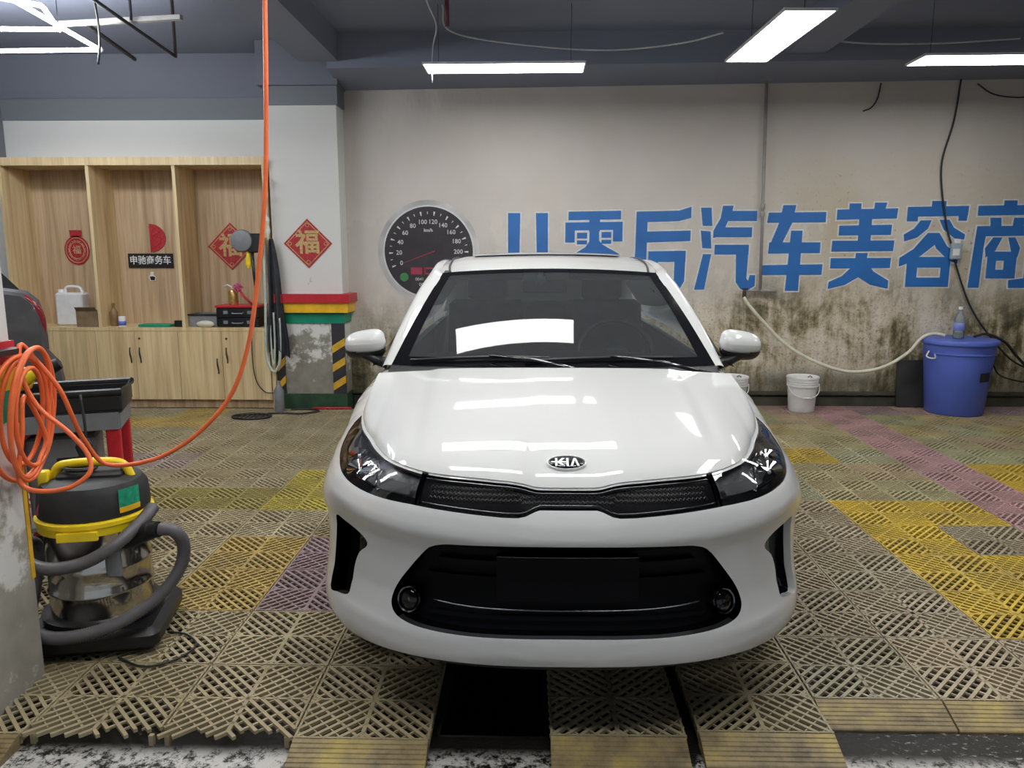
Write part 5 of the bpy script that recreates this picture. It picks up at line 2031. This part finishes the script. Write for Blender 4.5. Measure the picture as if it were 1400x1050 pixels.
b.build('box_opening', 'black', cart, 40)
o = MB().tube(catmull([(-2.02, 3.35, .80), (-2.0, 3.33, .62), (-2.02, 3.32, .40), (-2.0, 3.31, .2)], 6), .006, 6).build('cart_cable', 'cable', None, True)
tag(o, 'black cable hanging down beside the red cart post', 'cable')
t = thing('crumpled_bag', 'crumpled black plastic bag behind the vacuum head', 'bag', (-1.86, 3.08, 0))
b = MB()
rr = random.Random(11)
n, m = 26, 18
vs, fs = [], []
for i in range(m + 1):
    th = PI * i / m
    for j in range(n):
        a = 2 * PI * j / n
        k = 1 + .12 * math.sin(5 * a + 3 * th) + rr.uniform(-.07, .07)
        vs.append((.17 * math.sin(th) * math.cos(a) * k, .13 * math.sin(th) * math.sin(a) * k, .29 - .29 * math.cos(th) * (1 + .05 * math.sin(3 * a))))
for i in range(m):
    for j in range(n):
        fs.append((i * n + j, i * n + (j + 1) % n, (i + 1) * n + (j + 1) % n, (i + 1) * n + j))
b.add(vs, fs)
b.build('bag_film', mat('black_bag_film', (0.015, 0.014, 0.016), 0.25), t, True)
b = MB()
b.lathe([(.03, .56), (.02, .58), (.035, .63), (.02, .66)], (0, 0, 0), 12)
b.build('knot', 'black', t, True)
t = thing('spray_gun', 'yellow spray gun with black nozzle lying on the tool cart', 'spray gun', (-2.28, 3.42, .82), R(20))
b = MB()
b.lathe([(.0, -.10), (.05, -.095), (.062, -.05), (.055, .02), (.03, .07), (.026, .10)], (-.06, 0, .04), 20, Matrix.Rotation(R(70), 3, 'Y'))
b.build('gun_body', 'vac_yellow', t, 40)
b = MB()
b.lathe([(.022, .0), (.03, .01), (.032, .06), (.026, .10), (.0, .101)], (.03, 0, .06), 16, Matrix.Rotation(R(62), 3, 'Y'))
b.build('nozzle', 'black', t, 40)
b = MB()
b.tube([(.01, 0, .05), (-.01, 0, .0), (-.03, 0, -.004)], .009, 6)
b.build('trigger', 'yellow', t, True)

# ================================================================== GREY CAR BEHIND THE NEAR PILLAR
gc = thing('grey_car', 'dark grey car rear corner with red tail lamp behind near pillar', 'car', (-3.07, 4.95, 0), R(41))
go = Vector((-3.0, 4.9, 0))
side = [(-5.9, .30), (-4.05, .30), (-4.05, .33), (-4.00, .58), (-3.86, .76), (-3.66, .86), (-3.46, .86), (-3.30, .78), (-3.19, .62), (-3.14, .45), (-3.12, .30), (-3.06, .32), (-3.01, .45), (-2.995, .60), (-3.01, .72), (-3.07, .80), (-3.07, .90), (-3.075, 1.02), (-3.10, 1.13), (-3.16, 1.19), (-3.30, 1.215), (-5.9, 1.20)]
ctr = Vector((-4.3, .8))


def gsec(y, k):
    return [Vector((ctr.x + (x - ctr.x) * (1 - k * .05), y, ctr.y + (z - ctr.y) * (1 - k * .10))) - go for x, z in side]


b = MB()
secs = [gsec(4.90, .8), gsec(4.915, .35), gsec(4.95, .0), gsec(6.45, 0), gsec(6.49, .4), gsec(6.5, .9)]
k = len(side)
for i in range(len(secs) - 1):
    b.add(secs[i] + secs[i + 1], [(j, (j + 1) % k, k + (j + 1) % k, k + j) for j in range(k)])
for sct in (secs[0], secs[-1]):
    tri = tessellate_polygon([[Vector((p.x, p.z, 0)) for p in sct]])
    b.add(sct, [tuple(q) for q in tri])
b.build('car_body', 'grey_car', gc, 35)
b = MB()
cab_s = [(-5.9, 1.18), (-3.20, 1.20), (-3.36, 1.40), (-3.50, 1.56), (-3.62, 1.62), (-4.2, 1.66), (-5.9, 1.66)]
n = len(cab_s)
v0 = [Vector((x, 4.96 + (z - 1.18) * .25, z)) - go for x, z in cab_s]
v1 = [Vector((x, 6.44 - (z - 1.18) * .25, z)) - go for x, z in cab_s]
b.add(v0 + v1, [tuple(range(n)), tuple(range(n, 2 * n))] + [(j, (j + 1) % n, n + (j + 1) % n, n + j) for j in range(n)])
b.build('cabin_glass', mat('dark_car_glass', (0.010, 0.010, 0.012), 0.45, spec=0.2), gc)
b = MB()
pth = catmull([Vector(p) - go for p in ((-3.30, 4.93, 1.165), (-3.19, 4.93, 1.15), (-3.12, 4.935, 1.06), (-3.10, 4.94, .95), (-3.10, 4.95, .87))], 6)
b.tube(pth, [.014 + .018 * math.sin(PI * i / (len(pth) - 1)) for i in range(len(pth))], 10)
b.build('tail_lamp', 'tail_red', gc, True)
b = MB()
b.box(Vector((-3.9, 4.925, .845)) - go, (1.5, .006, .006))
b.box(Vector((-3.35, 4.921, .82)) - go, (.55, .006, .005))
b.build('panel_seam', 'black', gc)
mx = Matrix.Rotation(PI / 2, 3, 'X')
wh = MB().lathe([(.19, -.1), (.31, -.1), (.33, -.08), (.33, .08), (.31, .1), (.2, .1), (.19, .05)], Vector((-3.58, 5.06, .33)) - go, 32, mx).build('wheel', 'black_soft', gc, 40)
MB().lathe([(.0005, .06), (.05, .06), (.18, .085), (.195, .07)], Vector((-3.58, 5.06, .33)) - go, 28, mx).build('hub', 'grey_plastic', wh, True)
b = MB()
b.lathe([(.47, -.02), (.47, .02), (.0, .02)], Vector((-3.58, 5.20, .36)) - go, 32, mx)
b.build('wheel_well', 'black', gc)
